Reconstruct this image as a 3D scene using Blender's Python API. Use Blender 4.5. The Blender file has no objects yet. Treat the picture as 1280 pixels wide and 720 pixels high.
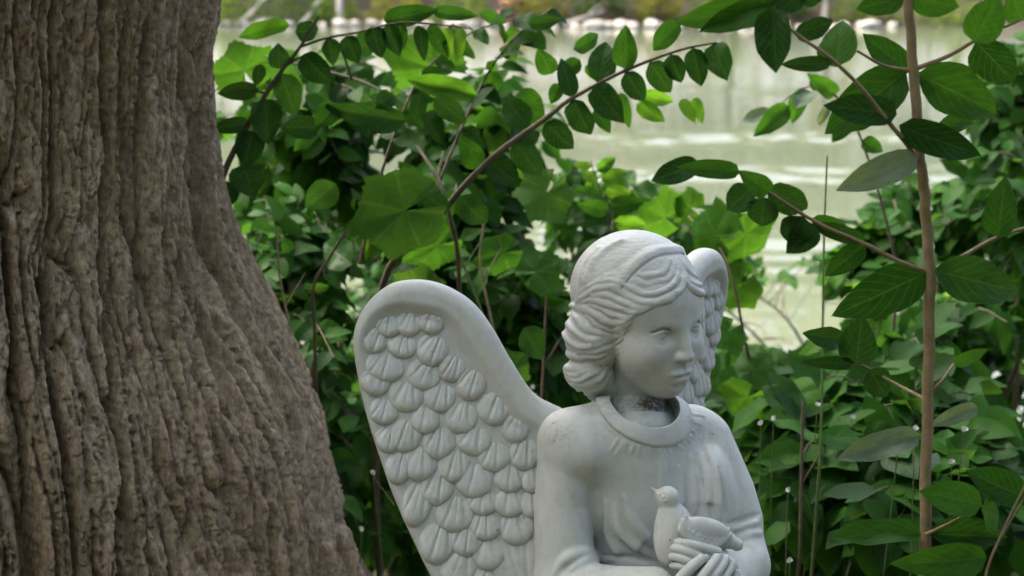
import bpy, bmesh, math, random
import numpy as np
from mathutils import Vector, Matrix

# ------------------------------------------------------------------ camera, light, exposure
scene = bpy.context.scene
COL = scene.collection
FPX = 1758.0                      # focal length in pixels of the 1280 px wide photograph
PITCH = math.radians(13.4)
CAM = Vector((0.0, 0.0, 1.45))
FWD = Vector((0.0, math.cos(PITCH), -math.sin(PITCH)))
UPV = Vector((0.0, math.sin(PITCH), math.cos(PITCH)))
RGT = Vector((1.0, 0.0, 0.0))
cam_data = bpy.data.cameras.new('camera')
cam_data.sensor_width = 36.0
cam_data.lens = 36.0 * FPX / 1280.0
cam_data.clip_start = 0.05
cam_data.clip_end = 2000.0
cam_data.dof.use_dof = True
cam_data.dof.focus_distance = 1.44
cam_data.dof.aperture_fstop = 7.0
cam = bpy.data.objects.new('camera', cam_data)
COL.objects.link(cam)
cam.location = CAM
cam.rotation_euler = (math.pi / 2 - PITCH, 0.0, 0.0)
scene.camera = cam

SUN_ELEV = math.radians(60.0)
SUN_AZ = math.radians(-58.0)      # compass angle from +Y (the river) towards +X; negative is left
world = bpy.data.worlds.new('World')
scene.world = world
world.use_nodes = True
wn = world.node_tree
sky = wn.nodes.new('ShaderNodeTexSky')
sky.sky_type = 'NISHITA'
sky.sun_disc = False
sky.sun_elevation = SUN_ELEV
sky.sun_rotation = SUN_AZ
sky.air_density = 0.6
sky.dust_density = 9.0
sky.ozone_density = 0.0
bg = wn.nodes['Background']
bg.inputs['Strength'].default_value = 0.13
wn.links.new(sky.outputs['Color'], bg.inputs['Color'])
sun_data = bpy.data.lights.new('sun', 'SUN')
sun_data.energy = 1.3
sun_data.angle = math.radians(28.0)
sun_data.color = (1.0, 0.965, 0.9)
sun = bpy.data.objects.new('sun', sun_data)
COL.objects.link(sun)
sun_dir = Vector((math.cos(SUN_ELEV) * math.sin(SUN_AZ), math.cos(SUN_ELEV) * math.cos(SUN_AZ), math.sin(SUN_ELEV)))
sun.rotation_euler = sun_dir.to_track_quat('Z', 'Y').to_euler()
sun.location = (0, 0, 30)
scene.view_settings.view_transform = 'Standard'
scene.view_settings.look = 'None'
scene.view_settings.gamma = 1.0
scene.view_settings.use_curve_mapping = False
scene.view_settings.exposure = 2.75
scene.cycles.max_bounces = 6
scene.cycles.diffuse_bounces = 3
scene.cycles.glossy_bounces = 2
scene.cycles.transmission_bounces = 3
scene.cycles.use_denoising = True

# ------------------------------------------------------------------ helpers
def P(px, py, d):
    """world point seen at photograph pixel (px, py), d metres along the view axis"""
    return CAM + FWD * d + RGT * ((px - 640.0) / FPX * d) + UPV * ((360.0 - py) / FPX * d)

def Pv(px, py, d):
    """the same in the upright plane that crosses the view axis d metres away"""
    c, s = math.cos(PITCH), math.sin(PITCH)
    return P(px, py, d * c / (c + (360.0 - py) / FPX * s))

def project(pts):
    q = np.asarray(pts, float) - np.array(CAM)
    d = q @ np.array(FWD)
    dd = np.where(np.abs(d) < 1e-6, 1e-6, d)
    return np.stack([640 + FPX * (q @ np.array(RGT)) / dd, 360 - FPX * (q @ np.array(UPV)) / dd, d], -1)

def tag(o, label=None, cat=None, group=None, kind=None):
    if label: o['label'] = label
    if cat: o['category'] = cat
    if group: o['group'] = group
    if kind: o['kind'] = kind
    return o

def empty(name, loc=(0, 0, 0)):
    o = bpy.data.objects.new(name, None)
    o.empty_display_size = 0.05
    COL.objects.link(o)
    o.location = loc
    return o

def link_mesh(name, me, mat=None, parent=None):
    o = bpy.data.objects.new(name, me)
    COL.objects.link(o)
    if mat is not None and not me.materials:
        me.materials.append(mat)
    if parent is not None:
        o.parent = parent
    return o

def np_mesh(name, verts, faces, smooth=True):
    """faces: (n,3) or (n,4) int array, or list of such arrays"""
    me = bpy.data.meshes.new(name)
    verts = np.asarray(verts, np.float32)
    if not isinstance(faces, (list, tuple)):
        faces = [faces]
    faces = [np.asarray(f, np.int32) for f in faces if len(f)]
    nl = sum(f.size for f in faces); nf = sum(len(f) for f in faces)
    me.vertices.add(len(verts)); me.vertices.foreach_set('co', verts.ravel())
    me.loops.add(nl); me.loops.foreach_set('vertex_index', np.concatenate([f.ravel() for f in faces]))
    me.polygons.add(nf)
    tot = np.concatenate([np.full(len(f), f.shape[1], np.int32) for f in faces])
    st = np.concatenate([[0], np.cumsum(tot)[:-1]]).astype(np.int32)
    me.polygons.foreach_set('loop_start', st)
    me.polygons.foreach_set('loop_total', tot)
    me.polygons.foreach_set('use_smooth', np.full(nf, smooth, bool))
    me.update(calc_edges=True)
    return me

def grid_faces(nu, nv, closed_u=False):
    i = np.arange(nv - 1)[:, None]; j = np.arange(nu if closed_u else nu - 1)[None, :]
    a = i * nu + j; b = i * nu + (j + 1) % nu
    return np.stack([a, b, b + nu, a + nu], -1).reshape(-1, 4)

def attr_color(me, name, col):
    """per-vertex colour; col (n,3)"""
    a = me.color_attributes.new(name, 'FLOAT_COLOR', 'POINT')
    c = np.ones((len(me.vertices), 4), np.float32); c[:, :3] = col
    a.data.foreach_set('color', c.ravel())

def tube(path, radii, sides=6, cap=True):
    """verts, faces of a tapered tube along a 3D polyline"""
    path = np.asarray(path, float); n = len(path)
    radii = np.broadcast_to(np.asarray(radii, float), (n,))
    t = np.gradient(path, axis=0); t /= np.linalg.norm(t, axis=1)[:, None] + 1e-12
    ref = np.array([0.31, 0.17, 0.93]) if abs(t[0][2]) < 0.8 else np.array([0.9, 0.3, 0.1])
    a = np.cross(t, ref); a /= np.linalg.norm(a, axis=1)[:, None] + 1e-12
    b = np.cross(t, a)
    ang = np.arange(sides) * 2 * math.pi / sides
    v = path[:, None, :] + radii[:, None, None] * (np.cos(ang)[None, :, None] * a[:, None, :] + np.sin(ang)[None, :, None] * b[:, None, :])
    v = v.reshape(-1, 3)
    f = grid_faces(sides, n, True)
    return v, f

def spline(pts, n):
    """Catmull-Rom through pts (any dimension)"""
    p = np.asarray(pts, float)
    if len(p) == 2:
        return p[0] + (p[1] - p[0]) * np.linspace(0, 1, n)[:, None]
    q = np.vstack([2 * p[0] - p[1], p, 2 * p[-1] - p[-2]])
    s = np.linspace(0, len(p) - 1 - 1e-9, n); i = s.astype(int); t = (s - i)[:, None]
    p0, p1, p2, p3 = q[i], q[i + 1], q[i + 2], q[i + 3]
    return 0.5 * (2 * p1 + (p2 - p0) * t + (2 * p0 - 5 * p1 + 4 * p2 - p3) * t ** 2 + (3 * p1 - p0 - 3 * p2 + p3) * t ** 3)

def merge(parts):
    vs, fs, o = [], [], 0
    for v, f in parts:
        vs.append(v); fs.append(f + o); o += len(v)
    return np.concatenate(vs), np.concatenate(fs)

# ---- numpy gradient noise
_rs = np.random.RandomState(7)
_perm = np.tile(_rs.permutation(512), 4)
_g2 = _rs.normal(size=(512, 2)); _g2 /= np.linalg.norm(_g2, axis=1)[:, None]
_g3 = _rs.normal(size=(512, 3)); _g3 /= np.linalg.norm(_g3, axis=1)[:, None]
def noise2(x, y, seed=0):
    x = np.asarray(x, float) + seed * 17.31; y = np.asarray(y, float) + seed * 9.77
    xi = np.floor(x).astype(int); yi = np.floor(y).astype(int); xf = x - xi; yf = y - yi
    u = xf * xf * xf * (xf * (xf * 6 - 15) + 10); v = yf * yf * yf * (yf * (yf * 6 - 15) + 10)
    def g(dx, dy):
        h = _perm[(_perm[(xi + dx) & 511] + yi + dy) & 511]
        return _g2[h, 0] * (xf - dx) + _g2[h, 1] * (yf - dy)
    a = g(0, 0) * (1 - u) + g(1, 0) * u; b = g(0, 1) * (1 - u) + g(1, 1) * u
    return (a * (1 - v) + b * v) * 1.4
def noise3(p, seed=0):
    p = np.asarray(p, float) + seed * 13.7
    i = np.floor(p).astype(int); f = p - i; w = f * f * f * (f * (f * 6 - 15) + 10)
    out = 0
    for dx in (0, 1):
        for dy in (0, 1):
            for dz in (0, 1):
                h = _perm[(_perm[(_perm[(i[..., 0] + dx) & 511] + i[..., 1] + dy) & 511] + i[..., 2] + dz) & 511]
                d = _g3[h, 0] * (f[..., 0] - dx) + _g3[h, 1] * (f[..., 1] - dy) + _g3[h, 2] * (f[..., 2] - dz)
                out = out + d * np.where(dx, w[..., 0], 1 - w[..., 0]) * np.where(dy, w[..., 1], 1 - w[..., 1]) * np.where(dz, w[..., 2], 1 - w[..., 2])
    return out * 1.4
def sstep(a, b, x):
    t = np.clip((x - a) / (b - a), 0, 1)
    return t * t * (3 - 2 * t)

# ---- materials
def new_mat(name):
    m = bpy.data.materials.new(name); m.use_nodes = True
    nt = m.node_tree
    return m, nt, nt.nodes['Principled BSDF'], nt.nodes['Material Output']
def nd(nt, typ, **kw):
    n = nt.nodes.new(typ)
    for k, v in kw.items():
        if hasattr(n, k): setattr(n, k, v)
        else: n.inputs[k].default_value = v
    return n
def ramp(nt, stops, fac=None):
    r = nt.nodes.new('ShaderNodeValToRGB'); e = r.color_ramp.elements
    while len(e) < len(stops): e.new(0.5)
    for k, (p, c) in enumerate(stops):
        e[k].position = p; e[k].color = (c[0], c[1], c[2], 1) if len(c) == 3 else c
    if fac is not None: nt.links.new(fac, r.inputs['Fac'])
    return r
def mixc(nt, fac, a, b, blend='MIX'):
    m = nt.nodes.new('ShaderNodeMix'); m.data_type = 'RGBA'; m.blend_type = blend
    for sock, val in ((m.inputs[0], fac), (m.inputs[6], a), (m.inputs[7], b)):
        if hasattr(val, 'is_linked'): nt.links.new(val, sock)
        elif isinstance(val, (int, float)): sock.default_value = val
        else: sock.default_value = (val[0], val[1], val[2], 1)
    return m.outputs[2]
def math_n(nt, op, a, b=None, c=None):
    m = nt.nodes.new('ShaderNodeMath'); m.operation = op
    for k, v in enumerate((a, b, c)):
        if v is None: continue
        if hasattr(v, 'is_linked'): nt.links.new(v, m.inputs[k])
        else: m.inputs[k].default_value = v
    return m.outputs[0]

# ---- signed distance sculpting
def sdf_mesh(f, lo, hi, h=1.0, mult=1.25, B=4):
    lo = np.array(lo, float); hi = np.array(hi, float)
    m = np.ceil((hi - lo) / (h * B)).astype(int)
    ax = [lo[k] + (np.arange(m[k]) + 0.5) * h * B for k in range(3)]
    C = np.stack(np.meshgrid(*ax, indexing='ij'), -1).reshape(-1, 3)
    d = f(C)
    act = (np.abs(d) < h * B * mult).reshape(m)
    V = np.repeat(np.repeat(np.repeat(d.reshape(m), B, 0), B, 1), B, 2).astype(np.float32)
    bi = np.argwhere(act)
    off = np.stack(np.meshgrid(*[np.arange(B)] * 3, indexing='ij'), -1).reshape(-1, 3)
    idx = (bi[:, None, :] * B + off[None]).reshape(-1, 3)
    for s in range(0, len(idx), 400000):
        k = idx[s:s + 400000]
        V[k[:, 0], k[:, 1], k[:, 2]] = f(lo + (k + 0.5) * h)
    neg = V < 0
    n = np.array(V.shape)
    cnt = np.zeros(n - 1, np.int8)
    for c in range(8):
        o = ((c >> 2) & 1, (c >> 1) & 1, c & 1)
        cnt += neg[o[0]:n[0] - 1 + o[0], o[1]:n[1] - 1 + o[1], o[2]:n[2] - 1 + o[2]]
    cells = np.argwhere((cnt > 0) & (cnt < 8))
    vid = np.full(n - 1, -1, np.int32); vid[tuple(cells.T)] = np.arange(len(cells))
    acc = np.zeros((len(cells), 3)); num = np.zeros(len(cells))
    corners = [np.array([(c >> 2) & 1, (c >> 1) & 1, c & 1]) for c in range(8)]
    for a in range(8):
        for axis in range(3):
            if corners[a][axis]: continue
            b = corners[a].copy(); b[axis] = 1
            va = V[tuple((cells + corners[a]).T)]; vb = V[tuple((cells + b).T)]
            x = (va < 0) != (vb < 0)
            t = np.where(x, va / np.where(x, va - vb, 1), 0)
            pt = corners[a] + np.eye(3)[axis] * t[:, None]
            acc += pt * x[:, None]; num += x
    verts = lo + (cells + acc / num[:, None] + 0.5) * h
    quads = []
    for axis in range(3):
        s0 = [slice(None)] * 3; s1 = [slice(None)] * 3
        s0[axis] = slice(0, -1); s1[axis] = slice(1, None)
        x = neg[tuple(s0)] != neg[tuple(s1)]
        e = np.argwhere(x)
        u, v = (axis + 1) % 3, (axis + 2) % 3
        ok = (e[:, u] > 0) & (e[:, v] > 0) & (e[:, u] < n[u] - 1) & (e[:, v] < n[v] - 1)
        e = e[ok]
        inside = neg[tuple(e.T)]
        def cid(du, dv):
            k = e.copy(); k[:, u] += du; k[:, v] += dv
            return vid[tuple(k.T)]
        q = np.stack([cid(-1, -1), cid(0, -1), cid(0, 0), cid(-1, 0)], -1)
        q[~inside] = q[~inside][:, ::-1]
        quads.append(q)
    quads = np.concatenate(quads)
    quads = quads[(quads >= 0).all(1)]
    # one Newton step onto the surface
    e = 0.35 * h
    f0 = f(verts)
    g = np.stack([f(verts + np.eye(3)[k] * e) - f0 for k in range(3)], -1) / e
    gl = (g ** 2).sum(1) + 1e-6
    step = np.clip(f0 / np.maximum(gl, 0.15), -0.6 * h, 0.6 * h)
    verts = verts - g * step[:, None]
    return verts, quads

def ell(p, c, r):
    q = p - np.asarray(c, float); r = np.asarray(r, float)
    k0 = np.sqrt(((q / r) ** 2).sum(-1)); k1 = np.sqrt(((q / (r * r)) ** 2).sum(-1)) + 1e-9
    return k0 * (k0 - 1) / k1
def cap(p, a, b, ra, rb=None):
    rb = ra if rb is None else rb
    a = np.asarray(a, float); b = np.asarray(b, float)
    ba = b - a; t = np.clip(((p - a) @ ba) / (ba @ ba), 0, 1)
    return np.sqrt(((p - a - t[:, None] * ba) ** 2).sum(-1)) - (ra + (rb - ra) * t)
def chain(p, pts, rad):
    d = None
    for k in range(len(pts) - 1):
        c = cap(p, pts[k], pts[k + 1], rad[k], rad[k + 1])
        d = c if d is None else np.minimum(d, c)
    return d
def near(p, pts, m):
    pts = np.asarray(pts); lo = pts.min(0) - m; hi = pts.max(0) + m
    return np.flatnonzero((p[:, 0] > lo[0]) & (p[:, 0] < hi[0]) & (p[:, 1] > lo[1]) & (p[:, 1] < hi[1]) & (p[:, 2] > lo[2]) & (p[:, 2] < hi[2]))
def add_chain(d, p, pts, rad, k, sub=False):
    """blend a tapered polyline into (or cut it out of) the distances d, only near it"""
    rad = np.broadcast_to(np.asarray(rad, float), (len(pts),))
    m = near(p, pts, rad.max() + k + 6)
    if len(m):
        pm = p[m]; v = np.full(len(m), 1e3)
        for j in range(len(pts) - 1):
            w = near(pm, pts[j:j + 2], rad.max() + k + 6)
            if len(w): v[w] = np.minimum(v[w], cap(pm[w], pts[j], pts[j + 1], rad[j], rad[j + 1]))
        d[m] = smax(d[m], -v, k) if sub else smin(d[m], v, k)
    return d
def smin(a, b, k):
    h = np.maximum(k - np.abs(a - b), 0) / k
    return np.minimum(a, b) - h * h * k * 0.25
def smax(a, b, k):
    return -smin(-a, -b, k)
# ------------------------------------------------------------------ ground, river, far bank
def ground_z(x, y):
    x = np.asarray(x, float); y = np.asarray(y, float)
    near_b = sstep(3.0, 11.2, y + 0.35 * np.sin(x * 0.6) + 0.2 * np.sin(x * 1.7 + 1)) * -2.7
    far_b = sstep(58.0, 64.0, y + 0.8 * np.sin(x * 0.21) + 0.4 * np.sin(x * 0.63)) * 2.2 + sstep(63, 150, y) * 5.0
    z = near_b + far_b + 0.03 * noise2(x * 1.3, y * 1.3) * (y < 12) + 0.35 * noise2(x * 0.25, y * 0.25, 2) * (y > 56)
    return z
WATER_Z = -1.55
xs = np.concatenate([np.linspace(-400, -14, 40), np.linspace(-12, 12, 120), np.linspace(14, 400, 40)])
ys = np.concatenate([np.linspace(-300, -4, 16), np.linspace(-3, 14, 100), np.linspace(15, 55, 16), np.linspace(56, 70, 40), np.linspace(73, 600, 30)])
GXX, GYY = np.meshgrid(xs, ys)
gv = np.stack([GXX, GYY, ground_z(GXX, GYY)], -1).reshape(-1, 3)
def soil_material():
    m, nt, bs, out = new_mat('leaf_litter_soil'); L = nt.links.new
    tc = nd(nt, 'ShaderNodeTexCoord')
    n1 = nd(nt, 'ShaderNodeTexNoise', Scale=3.0, Detail=8.0, Roughness=0.7); L(tc.outputs['Object'], n1.inputs['Vector'])
    v = nd(nt, 'ShaderNodeTexVoronoi', Scale=26.0); L(tc.outputs['Object'], v.inputs['Vector'])
    c = ramp(nt, [(0.3, (0.045, 0.032, 0.02)), (0.55, (0.075, 0.06, 0.035)), (0.75, (0.05, 0.075, 0.025))], n1.outputs['Fac']).outputs['Color']
    c = mixc(nt, 0.5, c, mixc(nt, 1.0, c, v.outputs['Color'], 'MULTIPLY'))
    L(c, bs.inputs['Base Color']); bs.inputs['Roughness'].default_value = 0.95
    b = nd(nt, 'ShaderNodeBump', Strength=0.8, Distance=0.02); L(v.outputs['Distance'], b.inputs['Height']); L(b.outputs['Normal'], bs.inputs['Normal'])
    return m
ground = link_mesh('ground', np_mesh('ground', gv, grid_faces(len(xs), len(ys))), soil_material())
tag(ground, 'dark soil with leaf litter sloping down to the river', 'ground', kind='structure')

def water_material():
    m, nt, bs, out = new_mat('river_water'); L = nt.links.new
    tc = nd(nt, 'ShaderNodeTexCoord')
    mp = nd(nt, 'ShaderNodeMapping'); mp.inputs['Scale'].default_value = (0.8, 2.2, 1.0); L(tc.outputs['Object'], mp.inputs['Vector'])
    n1 = nd(nt, 'ShaderNodeTexNoise', Scale=4.0, Detail=2.0, Roughness=0.5); L(mp.outputs['Vector'], n1.inputs['Vector'])
    b = nd(nt, 'ShaderNodeBump', Strength=0.25, Distance=0.012); L(n1.outputs['Fac'], b.inputs['Height']); L(b.outputs['Normal'], bs.inputs['Normal'])
    bs.inputs['Base Color'].default_value = (0.068, 0.084, 0.058, 1)
    bs.inputs['Roughness'].default_value = 0.035
    bs.inputs['IOR'].default_value = 1.33
    return m
wx = np.concatenate([[-300, -60, -24], np.linspace(-17, 17, 290), [24, 60, 300]])
wy = np.concatenate([[3.5], 4.2 * (63.0 / 4.2) ** np.linspace(0, 1, 560), [70]])
WXX, WYY = np.meshgrid(wx, wy)
def riffle(y0, w0, x0, seed):
    yy = WYY + 0.9 * noise2(WXX * 0.25, WYY * 0.12, seed)
    return np.exp(-((yy - y0) / w0) ** 2) * sstep(x0 - 3, x0 + 2, WXX + 1.5 * noise2(WXX * 0.5, WYY * 0.7, seed + 1))
calm = 0.20 + 0.35 * sstep(0.05, 0.5, noise2(WXX * 0.06, WYY * 0.2, 41))
amp = calm + 3.6 * riffle(23.4, 0.8, 2.0, 42) + 4.2 * riffle(19.6, 0.75, 1.2, 44) + 1.6 * riffle(14.5, 1.4, 0.5, 46) + 0.5 * riffle(32, 2.0, -30, 48)
wav = 0.55 * noise2(WXX * 1.1, WYY * 2.1, 51) + 0.3 * noise2(WXX * 2.3 + 0.5 * WYY, WYY * 3.6, 52) + 0.18 * noise2(WXX * 3.4, WYY * 4.3, 53)
edge = (np.abs(WXX) < 17.5)
WZZ = WATER_Z + 0.030 * amp * wav * edge
river = link_mesh('river', np_mesh('river', np.stack([WXX, WYY, WZZ], -1).reshape(-1, 3), grid_faces(len(wx), len(wy))), water_material())
tag(river, 'calm green river with pale reflections behind the shrubs', 'river', kind='structure')
# ------------------------------------------------------------------ the angel statue
SD = 1.47                                    # distance of the statue along the view axis
SU = SD / FPX                                # sculpting unit in metres
ST_C = P(820, 500, SD)
ST_BASE = Vector((ST_C.x - 0.012, ST_C.y + 0.02, 0.0))
_M = np.array([list(RGT), list(UPV), list(-FWD)]) * SU      # rows: sculpt axes in world
def to_stat(v):
    return np.asarray(v) @ _M + np.array(ST_C - ST_BASE)
def rot_frame(yaw, pitch, roll=0.0):
    """rows: lateral (subject's left), up, front in sculpt space"""
    y, p, r = map(math.radians, (yaw, pitch, roll))
    Ry = np.array([[math.cos(y), 0, -math.sin(y)], [0, 1, 0], [math.sin(y), 0, math.cos(y)]])
    Rr = np.array([[math.cos(r), math.sin(r), 0], [-math.sin(r), math.cos(r), 0], [0, 0, 1]])
    Rx = np.array([[1, 0, 0], [0, math.cos(p), math.sin(p)], [0, -math.sin(p), math.cos(p)]])
    return Rr @ Ry @ Rx
HEAD_R = rot_frame(38, 12)
HEAD_O = np.array([800 - 820, 500 - 401.5, 0.0])
BODY_R = rot_frame(32, 13.4)
BODY_O = np.array([802 - 820, 500 - 545, 0.0])
def hp(l, u, f): return HEAD_O + np.array([l, u, f]) @ HEAD_R
def bp(l, u, f): return BODY_O + np.array([l, u, f]) @ BODY_R
def vp(px, py, z=0.0):
    k = 1.0 - z / FPX                         # the sculpt-space point seen at that pixel, z units nearer than the centre
    return np.array([(px - 640.0) * k - 180.0, (360.0 - py) * k + 140.0, z])
def to_head(p): return (p - HEAD_O) @ HEAD_R.T
def to_body(p): return (p - BODY_O) @ BODY_R.T
CM = 9.2

def f_head(p):
    q = to_head(p) / CM                       # centimetres of a life-size head
    l, u, f = q[:, 0], q[:, 1], q[:, 2]
    s = np.stack([np.abs(l), u, f], -1)       # mirrored
    d = ell(q, (0, 4.0, -1.6), (7.2, 7.8, 9.0))
    d = smin(d, ell(q, (0, -1.7, 3.0), (5.95, 7.7, 5.35)), 2.6)
    d = smin(d, ell(q, (0, 3.4, 2.7), (7.0, 4.9, 5.4)), 2.2)              # forehead
    d = smin(d, ell(s, (3.5, -2.6, 4.9), (2.2, 2.3, 2.6)), 2.2)         # cheeks
    d = smin(d, ell(q, (0, -7.6, 5.6), (2.15, 1.75, 2.0)), 2.2)          # chin
    d = smin(d, ell(q, (0, -5.2, 5.9), (2.9, 2.2, 2.3)), 1.6)             # muzzle
    # eye sockets
    d = smax(d, -ell(s, (3.0, -0.25, 9.3), (1.85, 1.0, 1.85)), 1.0)
    # brow
    d = smin(d, chain(s, [(0.8, 1.0, 7.65), (2.2, 1.42, 7.42), (3.5, 1.4, 6.75), (4.7, 0.9, 5.4)], [0.5, 0.52, 0.5, 0.3]), 0.9)
    # nose
    d = smin(d, chain(q, [(0, 1.9, 7.4), (0, 0.3, 8.0), (0, -1.6, 8.9), (0, -2.95, 9.4)], [0.75, 0.62, 0.64, 0.62]), 1.1)
    d = smin(d, ell(s, (0.8, -3.2, 8.45), (0.6, 0.52, 0.8)), 0.6)
    d = smin(d, ell(q, (0, -3.12, 9.4), (0.72, 0.58, 0.6)), 0.5)
    d = smax(d, -ell(s, (0.48, -3.72, 8.7), (0.28, 0.25, 0.42)), 0.3)
    # eyeballs and lids
    eb = np.array([3.02, -0.25, 6.45])
    e = np.sqrt(((s - eb) ** 2).sum(-1)) - 1.3
    d = smin(d, e, 0.12)
    up_l = chain(s, [(1.65, -0.5, 7.2), (2.25, 0.26, 7.56), (3.0, 0.5, 7.64), (3.75, 0.26, 7.34), (4.5, -0.44, 6.55)], [0.1, 0.17, 0.2, 0.19, 0.12])
    lo_l = chain(s, [(1.7, -0.58, 7.2), (2.4, -0.9, 7.5), (3.1, -0.98, 7.52), (3.8, -0.84, 7.25), (4.45, -0.5, 6.6)], [0.1, 0.16, 0.19, 0.17, 0.1])
    d = smin(d, up_l, 0.14); d = smin(d, lo_l, 0.3)
    d = smax(d, -chain(s, [(1.8, 0.5, 7.75), (2.4, 0.82, 7.82), (3.1, 0.92, 7.72), (4.3, 0.45, 6.85)], [0.13, 0.2, 0.22, 0.13]), 0.25)
    # iris ring and pupil, cut into the stone
    g = s - np.array([2.95, -0.27, 7.75]); r2 = np.sqrt(g[:, 0] ** 2 + g[:, 1] ** 2)
    d = np.where(np.abs(g[:, 2]) < 0.45, d + 0.06 * np.exp(-((r2 - 0.44) / 0.1) ** 2) + 0.09 * np.exp(-(r2 / 0.17) ** 2), d)
    # lips
    d = smin(d, ell(s, (0.62, -5.42, 7.85), (1.3, 0.48, 0.93)), 0.35)
    d = smin(d, ell(q, (0, -6.38, 7.62), (1.45, 0.6, 1.0)), 0.45)
    d = smax(d, -chain(s, [(0, -5.92, 8.62), (0.8, -5.80, 8.42), (1.8, -5.72, 7.6)], [0.12, 0.12, 0.02]), 0.22)
    d = smax(d, -ell(q, (0, -4.55, 8.8), (0.22, 0.6, 0.42)), 0.4)         # philtrum
    d = smax(d, -ell(q, (0, -7.3, 8.25), (1.0, 0.26, 0.5)), 0.6)          # below the lip
    # neck
    n = chain(q, [(0, -4.0, -1.2), (0, -10.0, -1.6), (0, -14.5, -1.0)], [4.15, 4.25, 6.2])
    d = smin(d, n, 1.6)
    return d * CM

# ---- hair
def f_hairbase(p):
    q = to_head(p); l, u, f = q[:, 0], q[:, 1], q[:, 2]
    d = ell(q, (0, 37, -12), (78, 76, 83))
    line = f - (73 - (60 - u) * 0.78)                                    # hairline plane
    d = smax(d, line * 0.75, 8)
    d = smin(d, ell(p, vp(744, 420, 8), (38.5, 43, 40)), 12)               # side mass towards the camera
    d = smin(d, ell(p, vp(736, 466, 2), (31, 24, 34)), 7)
    d = smin(d, ell(q, (50, 10, -20), (24, 42, 30)), 14)                # far side
    d = smin(d, ell(p, vp(753, 482, -16), (24, 24, 28)), 10)
    d = smin(d, ell(q, (0, -20, -66), (46, 44, 26)), 16)                 # nape
    return d
def on_surf(f, px, py, lift=0.0, z0=130.0):
    """points of the surface f seen at the pixels (px, py), sunk or lifted along the view"""
    n = len(px); z = np.full(n, z0)
    ray = lambda z: np.array([vp(a, b, c) for a, b, c in zip(px, py, z)])
    for _ in range(70):
        z -= np.clip(f(ray(z)), -3, 12) * 0.8
    pts = ray(np.clip(z, -60, None))
    for _ in range(12):                       # rays that miss: slide to the nearest surface
        d = f(pts); e = 0.5
        g = np.stack([f(pts + np.eye(3)[k] * e) - d for k in range(3)], -1) / e
        g /= np.linalg.norm(g, axis=1)[:, None] + 1e-6
        pts = pts - g * np.clip(d, -8, 8)[:, None] * 0.8
    pts[:, 2] += lift
    return pts
LOCKS = [  # pixel paths of the carved locks, thickness
    ([(851, 343), (852, 360), (834, 374), (813, 379), (795, 375), (780, 366), (765, 359), (750, 360), (735, 368), (722, 377)], 5.2),
    ([(848, 331), (844, 352), (830, 363), (812, 368), (795, 363), (778, 354), (760, 350), (742, 355), (728, 364)], 4.6),
    ([(845, 326), (838, 345), (822, 354), (805, 356), (788, 350), (770, 344), (752, 347), (736, 352)], 4.2),
    ([(838, 326), (828, 340), (812, 345), (795, 343), (782, 340)], 3.6),
    ([(853, 345), (862, 360), (875, 366), (886, 364), (891, 357), (889, 348)], 4.8),
    ([(851, 336), (860, 351), (873, 357), (883, 356), (887, 346)], 4.2),
    ([(852, 328), (862, 341), (873, 347), (881, 343)], 3.8),
    ([(889, 361), (890, 369), (888, 375)], 4.2),
    ([(808, 386), (793, 390), (775, 385), (757, 379), (742, 375), (728, 379)], 4.2),
    ([(815, 384), (795, 384), (775, 375), (757, 369), (742, 369)], 4.4),
    ([(800, 390), (786, 396), (768, 394), (752, 386), (738, 381)], 3.2),
    ([(792, 396), (776, 403), (761, 401), (746, 393), (729, 385), (716, 382), (709, 389)], 5.4),
    ([(789, 404), (771, 411), (755, 410), (744, 404), (735, 395)], 3.6),
    ([(717, 391), (727, 405), (740, 415), (760, 419), (780, 411)], 4.6),
    ([(707, 401), (717, 413), (733, 424), (753, 425), (773, 419), (784, 412)], 4.2),
    ([(703, 413), (712, 427), (728, 434), (745, 431), (763, 425), (780, 419)], 4.2),
    ([(724, 440), (740, 439), (757, 435), (770, 430), (779, 424)], 3.6),
    ([(702, 427), (707, 438), (720, 446), (740, 446), (757, 442), (774, 435)], 4.4),
    ([(722, 453), (742, 453), (760, 448), (774, 440)], 3.6),
    ([(706, 447), (705, 457), (717, 462), (735, 459), (752, 455), (764, 449)], 4.6),
    ([(704, 464), (716, 469), (733, 465), (748, 459)], 3.6),
    ([(708, 472), (723, 475), (740, 468), (754, 460)], 3.6),
    ([(714, 479), (732, 481), (749, 473), (760, 460)], 3.8),
    ([(722, 487), (739, 487), (755, 479), (764, 464)], 3.8),
    ([(732, 492), (748, 489), (761, 480), (766, 466)], 3.4),
]
_locks = []
def f_hh(p): return np.minimum(f_hairbase(p), f_head(p))
for k, (pts_, r_) in enumerate(LOCKS):
    c = spline(pts_, 3 * len(pts_))
    s3 = on_surf(f_hh, c[:, 0], c[:, 1], lift=-(0.75 if k in (2, 3, 6) else 0.42) * r_)
    n_ = len(c); t_ = np.linspace(0, 1, n_)
    rr = r_ * (0.62 + 0.5 * np.sin(np.clip(t_ * 1.1 + 0.05, 0, 1) * math.pi) ** 0.7 + 0.08 * np.sin(t_ * 9 + k))
    _locks.append((s3, rr))
_band2 = spline([(776, 362), (790, 345), (808, 329), (826, 320), (844, 317.5), (857, 318), (868, 322), (877, 331), (885, 343)], 26)
_band = on_surf(f_hairbase, _band2[:-5, 0], _band2[:-5, 1], lift=1.0)
_capl = on_surf(f_hairbase, _band2[:, 0] - 3.0, _band2[:, 1] - 6.0, lift=-2.6)
_soft = []
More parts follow.
